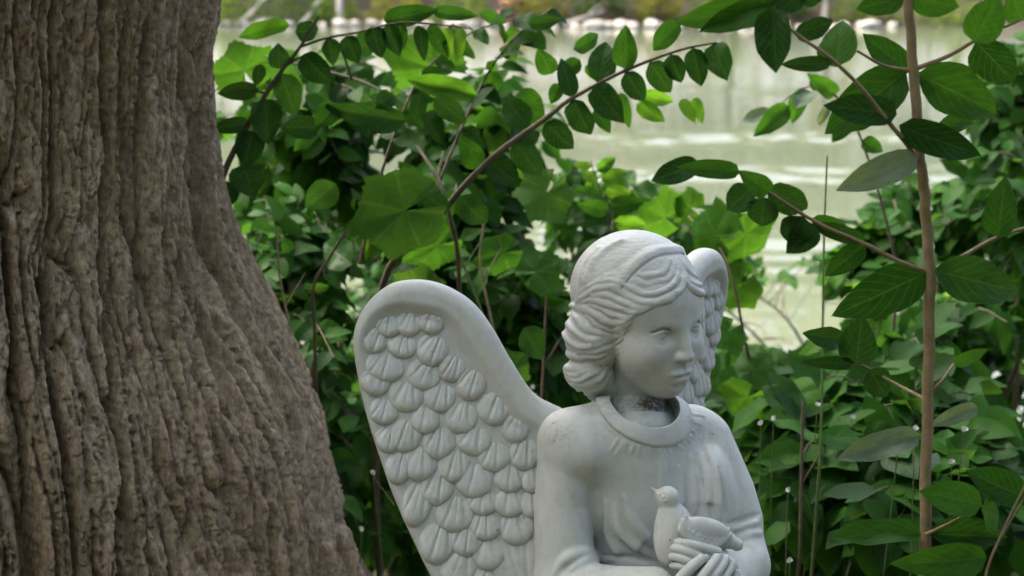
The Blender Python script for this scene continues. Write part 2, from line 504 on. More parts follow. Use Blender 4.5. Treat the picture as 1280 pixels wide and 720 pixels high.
for pts_, r_ in [([(733, 352), (741, 330), (757, 313), (776, 303)], 3.0), ([(725, 372), (727, 350), (735, 328), (748, 312)], 3.0)]:
    c = spline(pts_, 12); _soft.append((on_surf(f_hairbase, c[:, 0], c[:, 1], lift=-r_ * 0.8), r_))
def f_hair(p):
    d = f_hairbase(p)
    w = p + np.stack([noise3(p / 15.0, 1), noise3(p / 15.0, 2), noise3(p / 15.0, 4)], -1) * 1.6
    for s3, r_ in _soft: add_chain(d, w, s3, r_, 9.0)
    add_chain(d, p, _capl, np.linspace(3.2, 0.6, len(_capl)), 12.0)          # the cap lies proud of the front hair
    for s3, rr in _locks: add_chain(d, w, s3, rr, 2.6)
    add_chain(d, p, _band, 0.3 + 1.2 * np.sin(np.linspace(0.02, 0.98, len(_band)) * math.pi) ** 0.5, 2.0, True)
    d = d + 0.35 * noise3(w / np.array([9.0, 3.2, 9.0]), 6)
    # do not let the hair grow over the face
    q = to_head(p) / CM
    face = ell(np.stack([np.abs(q[:, 0]), q[:, 1], q[:, 2]], -1), (0, -4.4, 8.2), (4.4, 5.6, 4.6)) * CM
    return smax(d, -face, 3.0)

# ---- robe
def foldset(f, defs):
    out = []
    for pts_, r0, r1, lift in defs:
        c = spline(pts_, 4 * len(pts_)); n_ = len(c)
        s3 = on_surf(f, c[:, 0], c[:, 1], lift=lift)
        t_ = np.linspace(0, 1, n_); out.append((s3, np.linspace(r0, r1, n_) * (0.12 + 0.88 * sstep(0, 0.45, t_) * sstep(1.0, 0.8, t_))))
    return out
def f_robe0(p):
    q = to_body(p)
    d = ell(q, (0, -52, 4), (84, 92, 56))
    d = smin(d, cap(q, (-82, -6, -2), (80, -8, -4), 33), 24)
    d = smin(d, ell(q, (0, 16, -2), (62, 38, 44)), 24)                        # neck slope
    d = smin(d, cap(q, (0, -100, 4), (0, -280, 2), 66, 78), 30)
    d = smin(d, ell(p, vp(888, 640, 0), (34, 80, 36)), 22)
    d = smin(d, cap(p, vp(752, 530, 18), vp(716, 549, 24), 30, 34), 16)
    return d
def f_arms(p):
    a = chain(p, [vp(711, 553, 26), vp(703, 630, 26), vp(708, 735, 30)], [37, 35, 38])
    a = smin(a, chain(p, [vp(706, 738, 34), vp(765, 742, 78), vp(818, 735, 104)], [37, 33, 25]), 16)
    b = chain(p, [vp(885, 550, -40), vp(910, 615, -34), vp(920, 650, -26)], [31, 34, 34])
    b = smin(b, chain(p, [vp(921, 684, -14), vp(926, 706, 2), vp(905, 734, 52)], [36, 37, 27]), 12)
    return np.minimum(a, b)
def f_robe1(p):
    return smin(f_robe0(p), f_arms(p), 9 + 13 * sstep(600, 560, 500 - p[:, 1]))
_ridges = foldset(f_robe1, [
    ([(768, 632), (777, 664), (806, 692)], 4, 7, -0.9), ([(780, 622), (792, 652), (815, 682)], 3, 5, -0.7),
    ([(758, 628), (761, 668), (778, 697)], 3, 5, -0.7), ([(826, 560), (828, 590), (826, 615)], 2, 2, -0.6),
    ([(874, 566), (884, 600), (887, 640)], 3, 5, -0.8), ([(884, 560), (897, 600), (900, 645)], 3, 4, -0.7),
    ([(862, 572), (868, 605), (869, 640)], 2.5, 4, -0.7), ([(848, 585), (852, 610), (852, 636)], 2, 3, -0.6),
    ([(690, 722), (704, 702), (722, 692), (748, 690)], 5, 4, -0.9), ([(715, 712), (735, 700), (765, 699)], 4, 3, -0.8),
    ([(915, 662), (932, 657), (948, 652)], 3, 3, -0.7), ([(922, 675), (938, 668), (952, 666)], 2.5, 2.5, -0.6)])
_grooves = foldset(f_robe1, [
    ([(741, 585), (747, 612), (750, 650), (750, 692)], 2.0, 3.6, 1.2), ([(906, 655), (926, 651), (950, 642)], 2.6, 2.6, 1.0),
    ([(898, 585), (905, 615), (908, 652)], 2.0, 3.0, 1.2), ([(770, 655), (784, 680), (802, 697)], 2.0, 3.0, 0.8),
    ([(752, 694), (785, 697), (822, 703)], 2.6, 2.6, 0.8), ([(879, 600), (892, 650), (893, 662)], 1.6, 2.2, 0.6)])
COL_C = vp(806, 505, 20)
COL_R = rot_frame(14, 46)
_gather = []
_grs = np.random.RandomState(3)
for k, a in enumerate(np.linspace(-34, 80, 18)):
    a = math.radians(a + _grs.uniform(-3, 3)); w_ = _grs.uniform(0, 1)
    c = np.array([(806 + 60 * math.sin(a) * r, 507 + 52 * math.cos(a) * r) for r in (1.0, 1.1, 1.14 + 0.22 * w_)])
    _gather.append((on_surf(f_robe1, c[:, 0], c[:, 1], lift=-1.2), _grs.uniform(0.5, 1.0)))
def col_r(p):
    q = (p - COL_C) @ COL_R.T
    return np.sqrt((q[:, 0] / 1.04) ** 2 + q[:, 2] ** 2), q[:, 1]
def f_robe(p):
    d = f_robe1(p)
    for s3, rr in _ridges: add_chain(d, p, s3, rr * 1.35, 6.0)
    for s3, rr in _grooves: add_chain(d, p, s3, rr * 1.25, 4.5, True)
    for s3, g_ in _gather: add_chain(d, p, s3, np.array([1.8, 1.6, 0.7]) * g_, 4.2)
    r, u = col_r(p)
    return d + 20.0 * sstep(46, 40, r) * (u > -45)                # neck opening
def f_collar(p):
    r, u = col_r(p)
    a = np.abs(r - 50.5) - 7.0; b = np.abs(f_robe1(p) - 0.5) - 1.2
    d = np.sqrt(np.maximum(a, 0) ** 2 + np.maximum(b, 0) ** 2) + np.minimum(np.maximum(a, b), 0) - 1.6
    return np.maximum(d, -40 - u)

# ---- hands
def finger(p, pts, r0, r1):
    c = spline(pts, 3 * len(pts))
    return chain(p, c, np.linspace(r0, r1, len(c)))
def f_hand_far(p):                            # comes from the right and closes round the bird from below
    d = ell(p, vp(898, 708, 92), (24, 17, 15))
    d = smin(d, cap(p, vp(898, 712, 88), vp(912, 730, 60), 17, 19), 10)
    for pts_, r in [([(896, 690, 101), (878, 685, 113), (860, 680, 117), (846, 677, 111)], 6.4), ([(888, 700, 106), (870, 694, 117), (855, 688, 119), (842, 685, 112)], 6.2),
                    ([(884, 709, 107), (868, 704, 117), (853, 698, 119), (840, 696, 111)], 5.8), ([(882, 718, 106), (866, 714, 115), (852, 708, 116), (841, 707, 109)], 5.2),
                    ([(905, 696, 84), (896, 682, 74), (880, 674, 72)], 6.2)]:
        d = smin(d, finger(p, [vp(*t) for t in pts_], r * 1.05, r * 0.8), 2.2)
    return d
def f_hand_near(p):                           # lies in front of the other hand, fingers pointing up
    d = ell(p, vp(868, 742, 122), (27, 20, 13))
    d = smin(d, cap(p, vp(850, 742, 118), vp(822, 737, 106), 17, 20), 10)
    for pts_, r in [([(846, 730, 126), (856, 717, 130), (869, 705, 128), (879, 697, 122)], 6.8), ([(868, 734, 130), (880, 718, 130), (891, 704, 124), (898, 694, 116)], 6.2),
                    ([(880, 736, 128), (893, 720, 126), (902, 708, 120), (907, 698, 113)], 5.8), ([(889, 741, 124), (902, 726, 121), (911, 714, 115), (915, 704, 109)], 5.4),
                    ([(893, 750, 118), (908, 738, 113), (918, 726, 107), (922, 716, 102)], 5.0)]:
        d = smin(d, finger(p, [vp(*t) for t in pts_], r * 1.05, r * 0.84), 2.2)
    return d

# ---- the bird in the hands
def f_dove(p):
    z = 92
    d = ell(p, vp(839, 673, z), (21, 36, 22))
    d = smin(d, ell(p, vp(846, 655, z - 2), (18, 22, 18)), 10)
    d = smin(d, cap(p, vp(838, 650, z), vp(835, 624, z + 1), 14, 11), 10)
    d = smin(d, ell(p, vp(834, 621, z + 2), (14, 12.5, 12.5)), 6)
    d = smin(d, cap(p, vp(824, 618, z + 4), vp(815, 610.5, z + 3), 4.2, 1.2), 4)
    d = smin(d, cap(p, vp(860, 678, z - 6), vp(908, 676, z - 12), 17, 9), 10)
    d = smin(d, cap(p, vp(900, 668, z - 10), vp(921, 681, z - 14), 9, 7.5), 5)
    e = vp(829.5, 620.5, z + 13.2)
    d = d + 0.9 * np.exp(-(np.abs(np.sqrt(((p - e) ** 2).sum(1)) - 3.4) / 0.8) ** 2)
    return d + 0.35 * noise3(p / np.array([3.0, 7.0, 5.0]), 3)
_wing_edge = spline([vp(853, 653, 112), vp(852, 662, 115), vp(862, 671, 114), (vp(880, 677, 108)), vp(898, 679, 100), vp(910, 672, 92)], 26)
def f_dove_wing(p):
    o = vp(879, 664, 99); ca, sa = math.cos(-0.22), math.sin(-0.22)
    q = p - o; x = q[:, 0] * ca + q[:, 1] * sa; y = -q[:, 0] * sa + q[:, 1] * ca; z = q[:, 2] + 0.30 * x
    d = ell(np.stack([x, y, z], -1), (0, 1.5, 0), (33, 15, 11))
    for k in range(len(_wing_edge)):
        e = _wing_edge[k]
        d = smin(d, cap(p, e + np.array([3.5, 4.0, -2]), e + np.array([-2.0, -2.5, 1.0]), 2.4, 2.2), 1.4)
    for k in range(3, 25, 2):
        e = _wing_edge[k]
        d = smin(d, cap(p, e + np.array([1.0, 6.0, -1]), e + np.array([6.5, 13.0, -6.0]), 2.3, 1.6), 2.4)
    return d

# ---- wings: sculpted in the plane of the photograph, the second mirrored through the body's plane
W_OUT = spline([(705, 512), (668, 492), (640, 452), (614, 407), (590, 377), (560, 358), (535, 350.5), (512, 349.5), (488, 355), (464, 373), (448, 397), (441.5, 425),
                (445, 460), (455, 510), (470, 560), (489, 615), (512, 668), (540, 725), (580, 790), (625, 850), (665, 890), (690, 880), (702, 800), (715, 700), (722, 600), (718, 540), (705, 512)], 150)[:-1]
W_FLD = spline([(668, 540), (640, 520), (613, 480), (585, 440), (557, 402), (528, 392), (498, 390), (474, 402), (460, 425), (459, 460), (468, 512), (484, 562), (502, 615), (526, 668),
                (556, 728), (600, 800), (650, 860), (682, 850), (690, 760), (695, 640), (688, 570), (668, 540)], 120)[:-1]
WZ = -8.0
def poly_sd(x, y, poly):
    d = np.full(len(x), 1e9); s = np.zeros(len(x), bool)
    a = poly; b = np.roll(poly, -1, 0)
    for k in range(len(a)):
        ax_, ay_ = a[k]; bx_, by_ = b[k]
        ex, ey = bx_ - ax_, by_ - ay_; wx, wy = x - ax_, y - ay_
        t = np.clip((wx * ex + wy * ey) / (ex * ex + ey * ey), 0, 1)
        d = np.minimum(d, (wx - ex * t) ** 2 + (wy - ey * t) ** 2)
        c = ((ay_ <= y) & (by_ > y)) | ((by_ <= y) & (ay_ > y))
        s ^= c & (x < ax_ + (y - ay_) * ex / (ey if ey != 0 else 1e-9))
    d = np.sqrt(d)
    return np.where(s, -d, d)
_gx = np.arange(425, 740, 2.0); _gy = np.arange(335, 905, 2.0)
_GX, _GY = np.meshgrid(_gx, _gy, indexing='ij')
_T_OUT = poly_sd(_GX.ravel(), _GY.ravel(), W_OUT).reshape(_GX.shape)
_T_FLD = poly_sd(_GX.ravel(), _GY.ravel(), W_FLD).reshape(_GX.shape)
def tab(T, x, y):
    i = np.clip((x - _gx[0]) / 2.0, 0, len(_gx) - 1.001); j = np.clip((y - _gy[0]) / 2.0, 0, len(_gy) - 1.001)
    i0 = i.astype(int); j0 = j.astype(int); fi = i - i0; fj = j - j0
    return (T[i0, j0] * (1 - fi) + T[i0 + 1, j0] * fi) * (1 - fj) + (T[i0, j0 + 1] * (1 - fi) + T[i0 + 1, j0 + 1] * fi) * fj
def wing_thick(x, y):
    fl = tab(_T_FLD, x, y)
    return 18.5 + 4.0 * sstep(600, 380, y) - (8.5 + 4.0 * sstep(600, 380, y)) * sstep(15, -8, fl)
def f_wing(p):
    x = p[:, 0] + 820; y = 500 - p[:, 1]; w = p[:, 2] - WZ
    d2 = tab(_T_OUT, x, y); th = wing_thick(x, y)
    dz = np.where(w > 0, w - th, -w - 16)
    R = 18.0
    a = np.maximum(d2 + R, 0); b = np.maximum(dz + R, 0)
    d = np.sqrt(a * a + b * b) + np.minimum(np.maximum(d2 + R, dz + R), 0) - R
    return d + 0.25 * noise3(p / 22.0, 9)
FEATHERS = [  # centre x, y, width, height, lean in degrees
    (486, 406, 31, 30, -6), (512, 404, 29, 33, -14), (539, 402, 31, 30, -10), (470, 424, 29, 36, -24), (503, 431, 36, 32, -12), (541, 437, 37, 42, -26),
    (565, 459, 32, 37, -22), (481, 457, 46, 40, -16), (531, 466, 40, 44, -24), (470, 475, 36, 38, -22), (508, 493, 41, 42, -12), (550, 495, 38, 40, -12),
    (589, 480, 35, 40, -20), (480, 513, 34, 34, -14), (532, 523, 33, 38, -4), (577, 520, 38, 44, -12), (618, 509, 38, 44, -18), (486, 548, 31, 34, -16),
    (507, 542, 40, 46, -14), (549, 552, 38, 44, -8), (593, 548, 41, 42, -14), (645, 533, 32, 40, -14), (525, 578, 40, 46, -8), (499, 583, 31, 42, -14),
    (568, 581, 37, 44, -10), (618, 569, 39, 40, -6), (656, 566, 36, 44, -6), (593, 599, 43, 46, -8), (637, 596, 34, 38, -2), (664, 597, 28, 38, 0),
    (547, 607, 40, 48, -12), (522, 628, 34, 58, -14), (569, 640, 45, 50, -8), (604, 626, 36, 36, -2), (637, 627, 37, 38, 0), (664, 628, 28, 38, 4),
    (547, 678, 41, 52, -14), (583, 674, 38, 42, -6), (607, 656, 38, 38, 0), (646, 658, 41, 44, 8), (574, 708, 41, 52, -16), (611, 690, 40, 44, 6),
    (603, 735, 40, 60, -14), (640, 720, 40, 90, 16), (670, 720, 36, 110, 10), (592, 760, 40, 60, -22), (628, 790, 42, 90, -16), (660, 810, 42, 110, -6)]
def feather_mesh(cx, cy, w, h, lean, seed):
    """a domed scale whose tip stands proud; local space: x across, y up, z out of the wing"""
    rs = np.random.RandomState(seed)
    nr, na = 12, 56
    rr = np.linspace(0, 1, nr + 1)[1:]; an = np.arange(na) * 2 * math.pi / na
    X = np.outer(rr, np.cos(an)); Y = np.outer(rr, np.sin(an))
    X = np.vstack([np.zeros((1, na)), X]); Y = np.vstack([np.zeros((1, na)), Y])
    R = np.hypot(X, Y)
    shp = np.where(Y > 0, 1 - 0.30 * np.clip(Y, 0, 1) ** 1.5, 1.0) + 0.03 * np.sin(3 * np.arctan2(Y, X) + seed) + 0.015 * np.sin(9 * np.arctan2(Y, X) + 2 * seed)
    x = X * shp * w * 0.56; y = np.where(Y > 0, Y * h * 0.78, Y * h * 0.54)
    dome = np.sqrt(np.clip(1 - (R * 0.985) ** 3.2, 0, 1))
    prof = 1.6 + 7.0 * sstep(1.0, -0.8, Y) + rs.uniform(-0.8, 0.8)
    # radiating grooves
    fan = np.arctan2(X * w, (1.35 - Y) * h * 0.8) * 1.0
    k0 = rs.uniform(4.2, 6.2); ph = rs.uniform(0, 3)
    gro = -(1 - np.abs(np.sin(fan * k0 + ph + 0.35 * np.sin(fan * 5 + seed)))) ** 3 - 0.35 * (1 - np.abs(np.sin(fan * k0 * 2.3 + ph * 2))) ** 3
    gro = gro * sstep(1.0, 0.7, R) * (0.45 + 0.55 * sstep(-0.9, 0.5, Y))
    z = (prof * dome + 2.8 * gro) - 2.2 * (1 - dome)
    z -= 4.5 * sstep(0.15, 1.0, Y)
    cl, sl = math.cos(math.radians(lean)), math.sin(math.radians(lean))
    vx = x * cl - y * sl + cx - 820; vy = x * sl + y * cl + 500 - cy
    px_ = vx + 820; py_ = 500 - vy
    base = WZ + np.minimum(wing_thick(px_.ravel(), py_.ravel()), 11.5).reshape(px_.shape)
    vz = base + z - 0.4
    v = np.stack([vx, vy, vz], -1).reshape(-1, 3)
    f = grid_faces(na, nr + 1, True)
    return v, f
_mir_n = BODY_R[0]
_tilt = math.radians(17.0)
def mirror(v):
    q = v - (BODY_O + np.array([0, 0, -2.0]))
    m = v - 2 * np.outer(q @ _mir_n, _mir_n)
    o = _mir_apex; x, y = m[:, 0] - o[0], m[:, 1] - o[1]              # this wing leans in at the tip
    return np.stack([o[0] + (30.0 if _tilt else 0.0) + x * math.cos(_tilt) + y * math.sin(_tilt), o[1] - (9.0 if _tilt else 0.0) - x * math.sin(_tilt) + y * math.cos(_tilt), m[:, 2]], -1)
_mir_apex = np.zeros(3); _t0, _tilt = _tilt, 0.0
_mir_apex = mirror(np.array([[515 - 820, 150.0, 0.0]]))[0]; _tilt = _t0

# ---- pale weathered paint on cast stone
def stone_material():
    m, nt, bs, out = new_mat('weathered_white_stone')
    L = nt.links.new
    tc = nd(nt, 'ShaderNodeTexCoord')
    n1 = nd(nt, 'ShaderNodeTexNoise', Scale=9.0, Detail=6.0, Roughness=0.65); L(tc.outputs['Object'], n1.inputs['Vector'])
    base = ramp(nt, [(0.30, (0.465, 0.505, 0.505)), (0.70, (0.545, 0.582, 0.58))], n1.outputs['Fac']).outputs['Color']
    n2 = nd(nt, 'ShaderNodeTexNoise', Scale=85.0, Detail=8.0, Roughness=0.7); L(tc.outputs['Object'], n2.inputs['Vector'])
    base = mixc(nt, ramp(nt, [(0.47, (0, 0, 0)), (0.74, (0.5, 0.5, 0.5))], n2.outputs['Fac']).outputs['Color'], base, (0.36, 0.36, 0.33))
    v = nd(nt, 'ShaderNodeTexVoronoi', Scale=75.0); L(tc.outputs['Object'], v.inputs['Vector'])
    n3 = nd(nt, 'ShaderNodeTexNoise', Scale=17.0, Detail=3.0); L(tc.outputs['Object'], n3.inputs['Vector'])
    sp = math_n(nt, 'MULTIPLY', ramp(nt, [(0.06, (1, 1, 1)), (0.13, (0, 0, 0))], v.outputs['Distance']).outputs['Color'],
                ramp(nt, [(0.53, (0, 0, 0)), (0.60, (0.8, 0.8, 0.8))], n3.outputs['Fac']).outputs['Color'])
    n5 = nd(nt, 'ShaderNodeTexNoise', Scale=28.0, Detail=7.0, Roughness=0.75); L(tc.outputs['Object'], n5.inputs['Vector'])
    base = mixc(nt, ramp(nt, [(0.56, (0, 0, 0)), (0.70, (0.42, 0.42, 0.42))], n5.outputs['Fac']).outputs['Color'], base, (0.34, 0.30, 0.26))   # faint brown grime
    base = mixc(nt, sp, base, (0.24, 0.20, 0.17))
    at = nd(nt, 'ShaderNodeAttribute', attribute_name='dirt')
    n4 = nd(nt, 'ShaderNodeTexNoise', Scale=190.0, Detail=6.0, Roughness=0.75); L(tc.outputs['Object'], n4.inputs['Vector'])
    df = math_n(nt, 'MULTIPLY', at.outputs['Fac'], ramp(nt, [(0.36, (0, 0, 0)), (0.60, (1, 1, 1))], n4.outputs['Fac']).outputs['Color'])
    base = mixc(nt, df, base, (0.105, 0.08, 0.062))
    L(base, bs.inputs['Base Color'])
    bs.inputs['Roughness'].default_value = 0.52
    bs.inputs['Specular IOR Level'].default_value = 0.35
    bm = nd(nt, 'ShaderNodeBump', Strength=0.4, Distance=0.0014); L(n2.outputs['Fac'], bm.inputs['Height'])
    L(bm.outputs['Normal'], bs.inputs['Normal'])
    return m
M_STONE = stone_material()
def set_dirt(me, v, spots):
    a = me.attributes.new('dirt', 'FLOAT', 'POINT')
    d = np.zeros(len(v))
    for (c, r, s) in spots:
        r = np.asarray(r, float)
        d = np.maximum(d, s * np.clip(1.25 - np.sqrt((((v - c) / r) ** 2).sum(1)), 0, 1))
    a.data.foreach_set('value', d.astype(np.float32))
STATUE = empty('angel_statue', ST_BASE)
tag(STATUE, 'white weathered stone angel with feathered wings, holding a small bird to its chest', 'statue')
def spart(name, f, lo, hi, h, parent=STATUE, dirt=()):
    v, q = sdf_mesh(f, lo, hi, h)
    me = np_mesh(name, to_stat(v), q)
    if dirt: set_dirt(me, v, dirt)
    return link_mesh(name, me, M_STONE, parent)
def bounds(px0, py0, px1, py1, z0, z1): return (np.array([px0 - 832.0, 488.0 - py1, z0]), np.array([px1 - 812.0, 508.0 - py0, z1]))
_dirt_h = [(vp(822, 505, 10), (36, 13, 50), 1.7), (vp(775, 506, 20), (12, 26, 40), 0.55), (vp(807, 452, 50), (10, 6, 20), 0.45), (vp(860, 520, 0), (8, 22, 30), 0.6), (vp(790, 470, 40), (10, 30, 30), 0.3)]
spart('head', f_head, *bounds(712, 282, 905, 575, -110, 112), 1.15, dirt=_dirt_h)
spart('hair', f_hair, *bounds(690, 276, 905, 510, -135, 100), 1.15,
      dirt=[(vp(820, 366, 60), (10, 7, 30), 0.5), (vp(740, 425, 30), (40, 50, 60), 0.24), (vp(800, 330, 60), (40, 30, 60), 0.16)])
ROBE = spart('robe', f_robe, *bounds(655, 485, 972, 790, -130, 150), 1.6,
             dirt=[(vp(742, 505, 20), (22, 14, 40), 0.6), (vp(700, 540, 40), (24, 18, 50), 0.4), (vp(870, 540, 0), (26, 26, 60), 0.42), (vp(760, 550, 40), (40, 26, 40), 0.25), (vp(905, 565, -20), (12, 14, 40), 0.4)])
spart('collar', f_collar, *bounds(725, 440, 890, 585, -90, 90), 1.2, ROBE, dirt=[(vp(760, 500, 20), (20, 30, 60), 0.4), (vp(865, 520, 0), (10, 20, 60), 0.5)])
spart('hand', f_hand_far, *bounds(825, 655, 945, 765, 30, 140), 1.1)
spart('hand', f_hand_near, *bounds(795, 680, 935, 775, 70, 150), 1.1)
DOVE = spart('bird', f_dove, *bounds(805, 600, 940, 725, 50, 130), 0.9, dirt=[(vp(816, 612, 95), (4, 4, 10), 0.6)])
DOVE['label'] = 'small dove with folded wings held against the chest'
spart('wing', f_dove_wing, *bounds(835, 636, 925, 695, 70, 130), 0.9, DOVE)
wv, wq = sdf_mesh(f_wing, *bounds(430, 338, 732, 900, -50, 30), 1.5)
for side in (0, 1):
    vv = mirror(wv) if side else wv
    wing = link_mesh('wing', np_mesh('wing', to_stat(vv), wq[:, ::-1] if side else wq), M_STONE, STATUE)
    for k, fd in enumerate(FEATHERS):
        fv, ff = feather_mesh(*fd, seed=k + 1)
        fv = mirror(fv) if side else fv
        link_mesh('feather', np_mesh('feather', to_stat(fv), ff[:, ::-1] if side else ff), M_STONE, wing)
# lower robe and plinth, below the frame
def lower_robe():
    nz, na = 40, 96
    an = np.arange(na) * 2 * math.pi / na
    vs = []
    for k in range(nz):
        t = k / (nz - 1); up = -150 - t * 950
        r = 72 + 50 * t ** 0.8
        fold = 1 + (0.02 + 0.07 * t) * np.sin(an * 9 + 1.5 * math.sin(t * 3)) + 0.03 * t * np.sin(an * 17 + 2)
        q = np.stack([r * 1.12 * np.sin(an) * fold, np.full(na, up), 4 + r * 0.92 * np.cos(an) * fold], -1)
        vs.append(BODY_O + q @ BODY_R)
    return np.concatenate(vs), grid_faces(na, nz, True)
lv, lf = lower_robe()
link_mesh('robe_skirt', np_mesh('robe_skirt', to_stat(lv), lf), M_STONE, STATUE)
pl_v, pl_f = [], None
an = np.arange(48) * 2 * math.pi / 48
for r_, z_ in ((0.0, 0.075), (0.118, 0.075), (0.128, 0.066), (0.132, -0.03)):
    pl_v.append(np.stack([r_ * np.cos(an), r_ * np.sin(an), np.full(48, z_)], -1))
link_mesh('plinth', np_mesh('plinth', np.concatenate(pl_v), grid_faces(48, 4, True)[:, ::-1]), M_STONE, STATUE)
# ------------------------------------------------------------------ the big tree on the left
TREE_X, TREE_Y = P(-96, 360, 1.92).x, P(-96, 360, 1.92).y
def trunk():
    # right-hand outline of the trunk in the photograph -> radius by height
    out = [(283, -40), (272, 0), (264, 50), (261, 110), (263, 170), (268, 230), (278, 270), (291, 310), (311, 355), (331, 398), (352, 440), (368, 480), (381, 520), (390, 560), (400, 620), (411, 680), (422, 740)]
    hz, hr = [], []
    for px, py in out:
        q = P(px, py, 1.92); hz.append(q.z); hr.append(q.x - TREE_X)
    hz = np.array(hz[::-1]); hr = np.array(hr[::-1])
    # angular samples: dense on the side towards the camera and river
    th = np.concatenate([np.linspace(math.radians(-150), math.radians(40), 720), np.linspace(math.radians(41), math.radians(208), 90)])
    zs = np.concatenate([np.linspace(-0.12, 0.5, 90), np.linspace(0.502, 1.75, 700), np.linspace(1.76, 5.2, 160)])
    T, Z = np.meshgrid(th, zs)
    rz = np.interp(zs, hz, hr)
    lowm = zs < hz[0]; rz[lowm] = hr[0] + (hz[0] - zs[lowm]) * 0.42 + (hz[0] - zs[lowm]) ** 2 * 0.5
    hi = zs > hz[-1]; rz[hi] = hr[-1] - (zs[hi] - hz[-1]) * 0.012
    R0 = rz[:, None] * np.ones_like(T)
    flare = np.clip((1.15 - Z) / 1.0, 0, 1)
    # buttress ridges
    but = 0.055 * np.cos(T * 5 + 1.1) + 0.035 * np.cos(T * 8 + 0.6 + Z * 0.8)
    R0 = R0 * (1 + flare * (but - 0.055 * math.cos(1.1) - 0.035 * math.cos(0.6)) * 0.9 + 0.012 * np.cos(T * 6 + 2) )
    arc = T * 0.42
    # bark: long interlacing ridges that fan out over the flare, broken into flaking plates
    slant = 0.16 * noise2(arc * 1.4, Z * 0.8, 8)
    u = arc + 0.030 * noise2(arc * 5, Z * 3.0, 1) + 0.012 * noise2(arc * 20, Z * 4.5, 2) + 0.0045 * noise2(arc * 75, Z * 15, 5) + 0.0016 * noise2(arc * 210, Z * 120, 6) + slant * 0.6
    zz = Z + 0.02 * noise2(arc * 60, Z * 16, 7) + 0.005 * noise2(arc * 120, Z * 70, 9)
    def fis(fu, fv, w, s):
        n = noise2(u * fu, zz * fv + 0.4 * noise2(u * fu * 0.7, zz * fv * 1.3, s + 3), s)
        return 1 - np.exp(-np.abs(n) / w), n
    def vor(x, y, seed):
        xi = np.floor(x).astype(int); yi = np.floor(y).astype(int)
        f1 = np.full(x.shape, 9.0); f2 = f1.copy(); cid = np.zeros(x.shape, int)
        for dx in (-1, 0, 1):
            for dy in (-1, 0, 1):
                h = _perm[(_perm[(xi + dx + seed * 31) & 511] + yi + dy) & 511]
                px_ = xi + dx + 0.5 + 0.42 * _g2[h, 0]; py_ = yi + dy + 0.5 + 0.42 * _g2[h, 1]
                d = np.hypot(x - px_, y - py_); m = d < f1
                f2 = np.where(m, f1, np.minimum(f2, d)); cid = np.where(m, h, cid); f1 = np.where(m, d, f1)
        return f1, f2, (cid / 511.0)
    p1, n1 = fis(15, 1.25, 0.055, 11)
    p2, n2 = fis(34, 2.7, 0.065, 12)
    p3, n3 = fis(85, 7.5, 0.11, 13)
    fa, fb, ca = vor(u * 60, zz * 8, 1)
    fc, fd, cb = vor(u * 150, zz * 34, 2)
    e1 = sstep(0, 0.22, fb - fa); e2 = sstep(0, 0.3, fd - fc)
    fine = noise2(u * 300, zz * 220, 17) + 0.6 * noise2(u * 600, zz * 460, 18)
    up = 0.35 + 0.65 * p1
    h = 0.036 * p1 + 0.025 * p2 * up + 0.0085 * p3 * up + up * (0.006 * ca + 0.0045 * e1) + 0.0042 * cb * up + 0.0018 * e2 + 0.0014 * fine
    h += 0.014 * noise2(arc * 9, Z * 1.6, 20) + 0.004 * noise2(arc * 30, Z * 6, 21)
    h -= 0.037
    outer = p1 * 0.5 + p2 * 0.5
    # a few torn plates
    R = R0 + h - 0.022
    lean = 0.0
    X = R * np.cos(T) ; Y = R * np.sin(T)
    v = np.stack([X, Y, Z], -1).reshape(-1, 3)
    me = np_mesh('trunk', v, grid_faces(len(th), len(zs), True))
    # bark colour: weathered grey on the outer plates, fresh brown inner bark where plates have split, lichen patches
    tone = 0.5 + 0.5 * noise2(arc * 7, Z * 3.5, 30)
    grey = np.stack([np.full(T.shape, 0.40), np.full(T.shape, 0.318), np.full(T.shape, 0.228)], -1)
    brown = np.array([0.12, 0.08, 0.046]); rust = np.array([0.235, 0.115, 0.05]); moss = np.array([0.155, 0.155, 0.085])
    k = sstep(0.6, 0.1, outer)[..., None]
    c = grey * (0.72 + 0.36 * tone + 0.22 * ca)[..., None] * (1 - k) + brown * k
    ru = (sstep(0.28, 0.5, noise2(arc * 6, Z * 4, 31)) * sstep(0.7, 0.2, outer))[..., None]
    c = c * (1 - ru * 0.8) + rust * ru * 0.8
    mo = (sstep(0.05, 0.6, noise2(arc * 3.2, Z * 1.8, 33) + 0.35 * np.sin(T - 0.2)) * sstep(1.35, 0.7, Z) * 0.65)[..., None]
    c = c * (1 - mo) + moss * (0.8 + 0.4 * tone)[..., None] * mo
    c *= (0.9 + 0.2 * (0.5 + 0.5 * noise2(u * 90, Z * 40, 34)))[..., None]
    attr_color(me, 'bark', c.reshape(-1, 3))
    return me
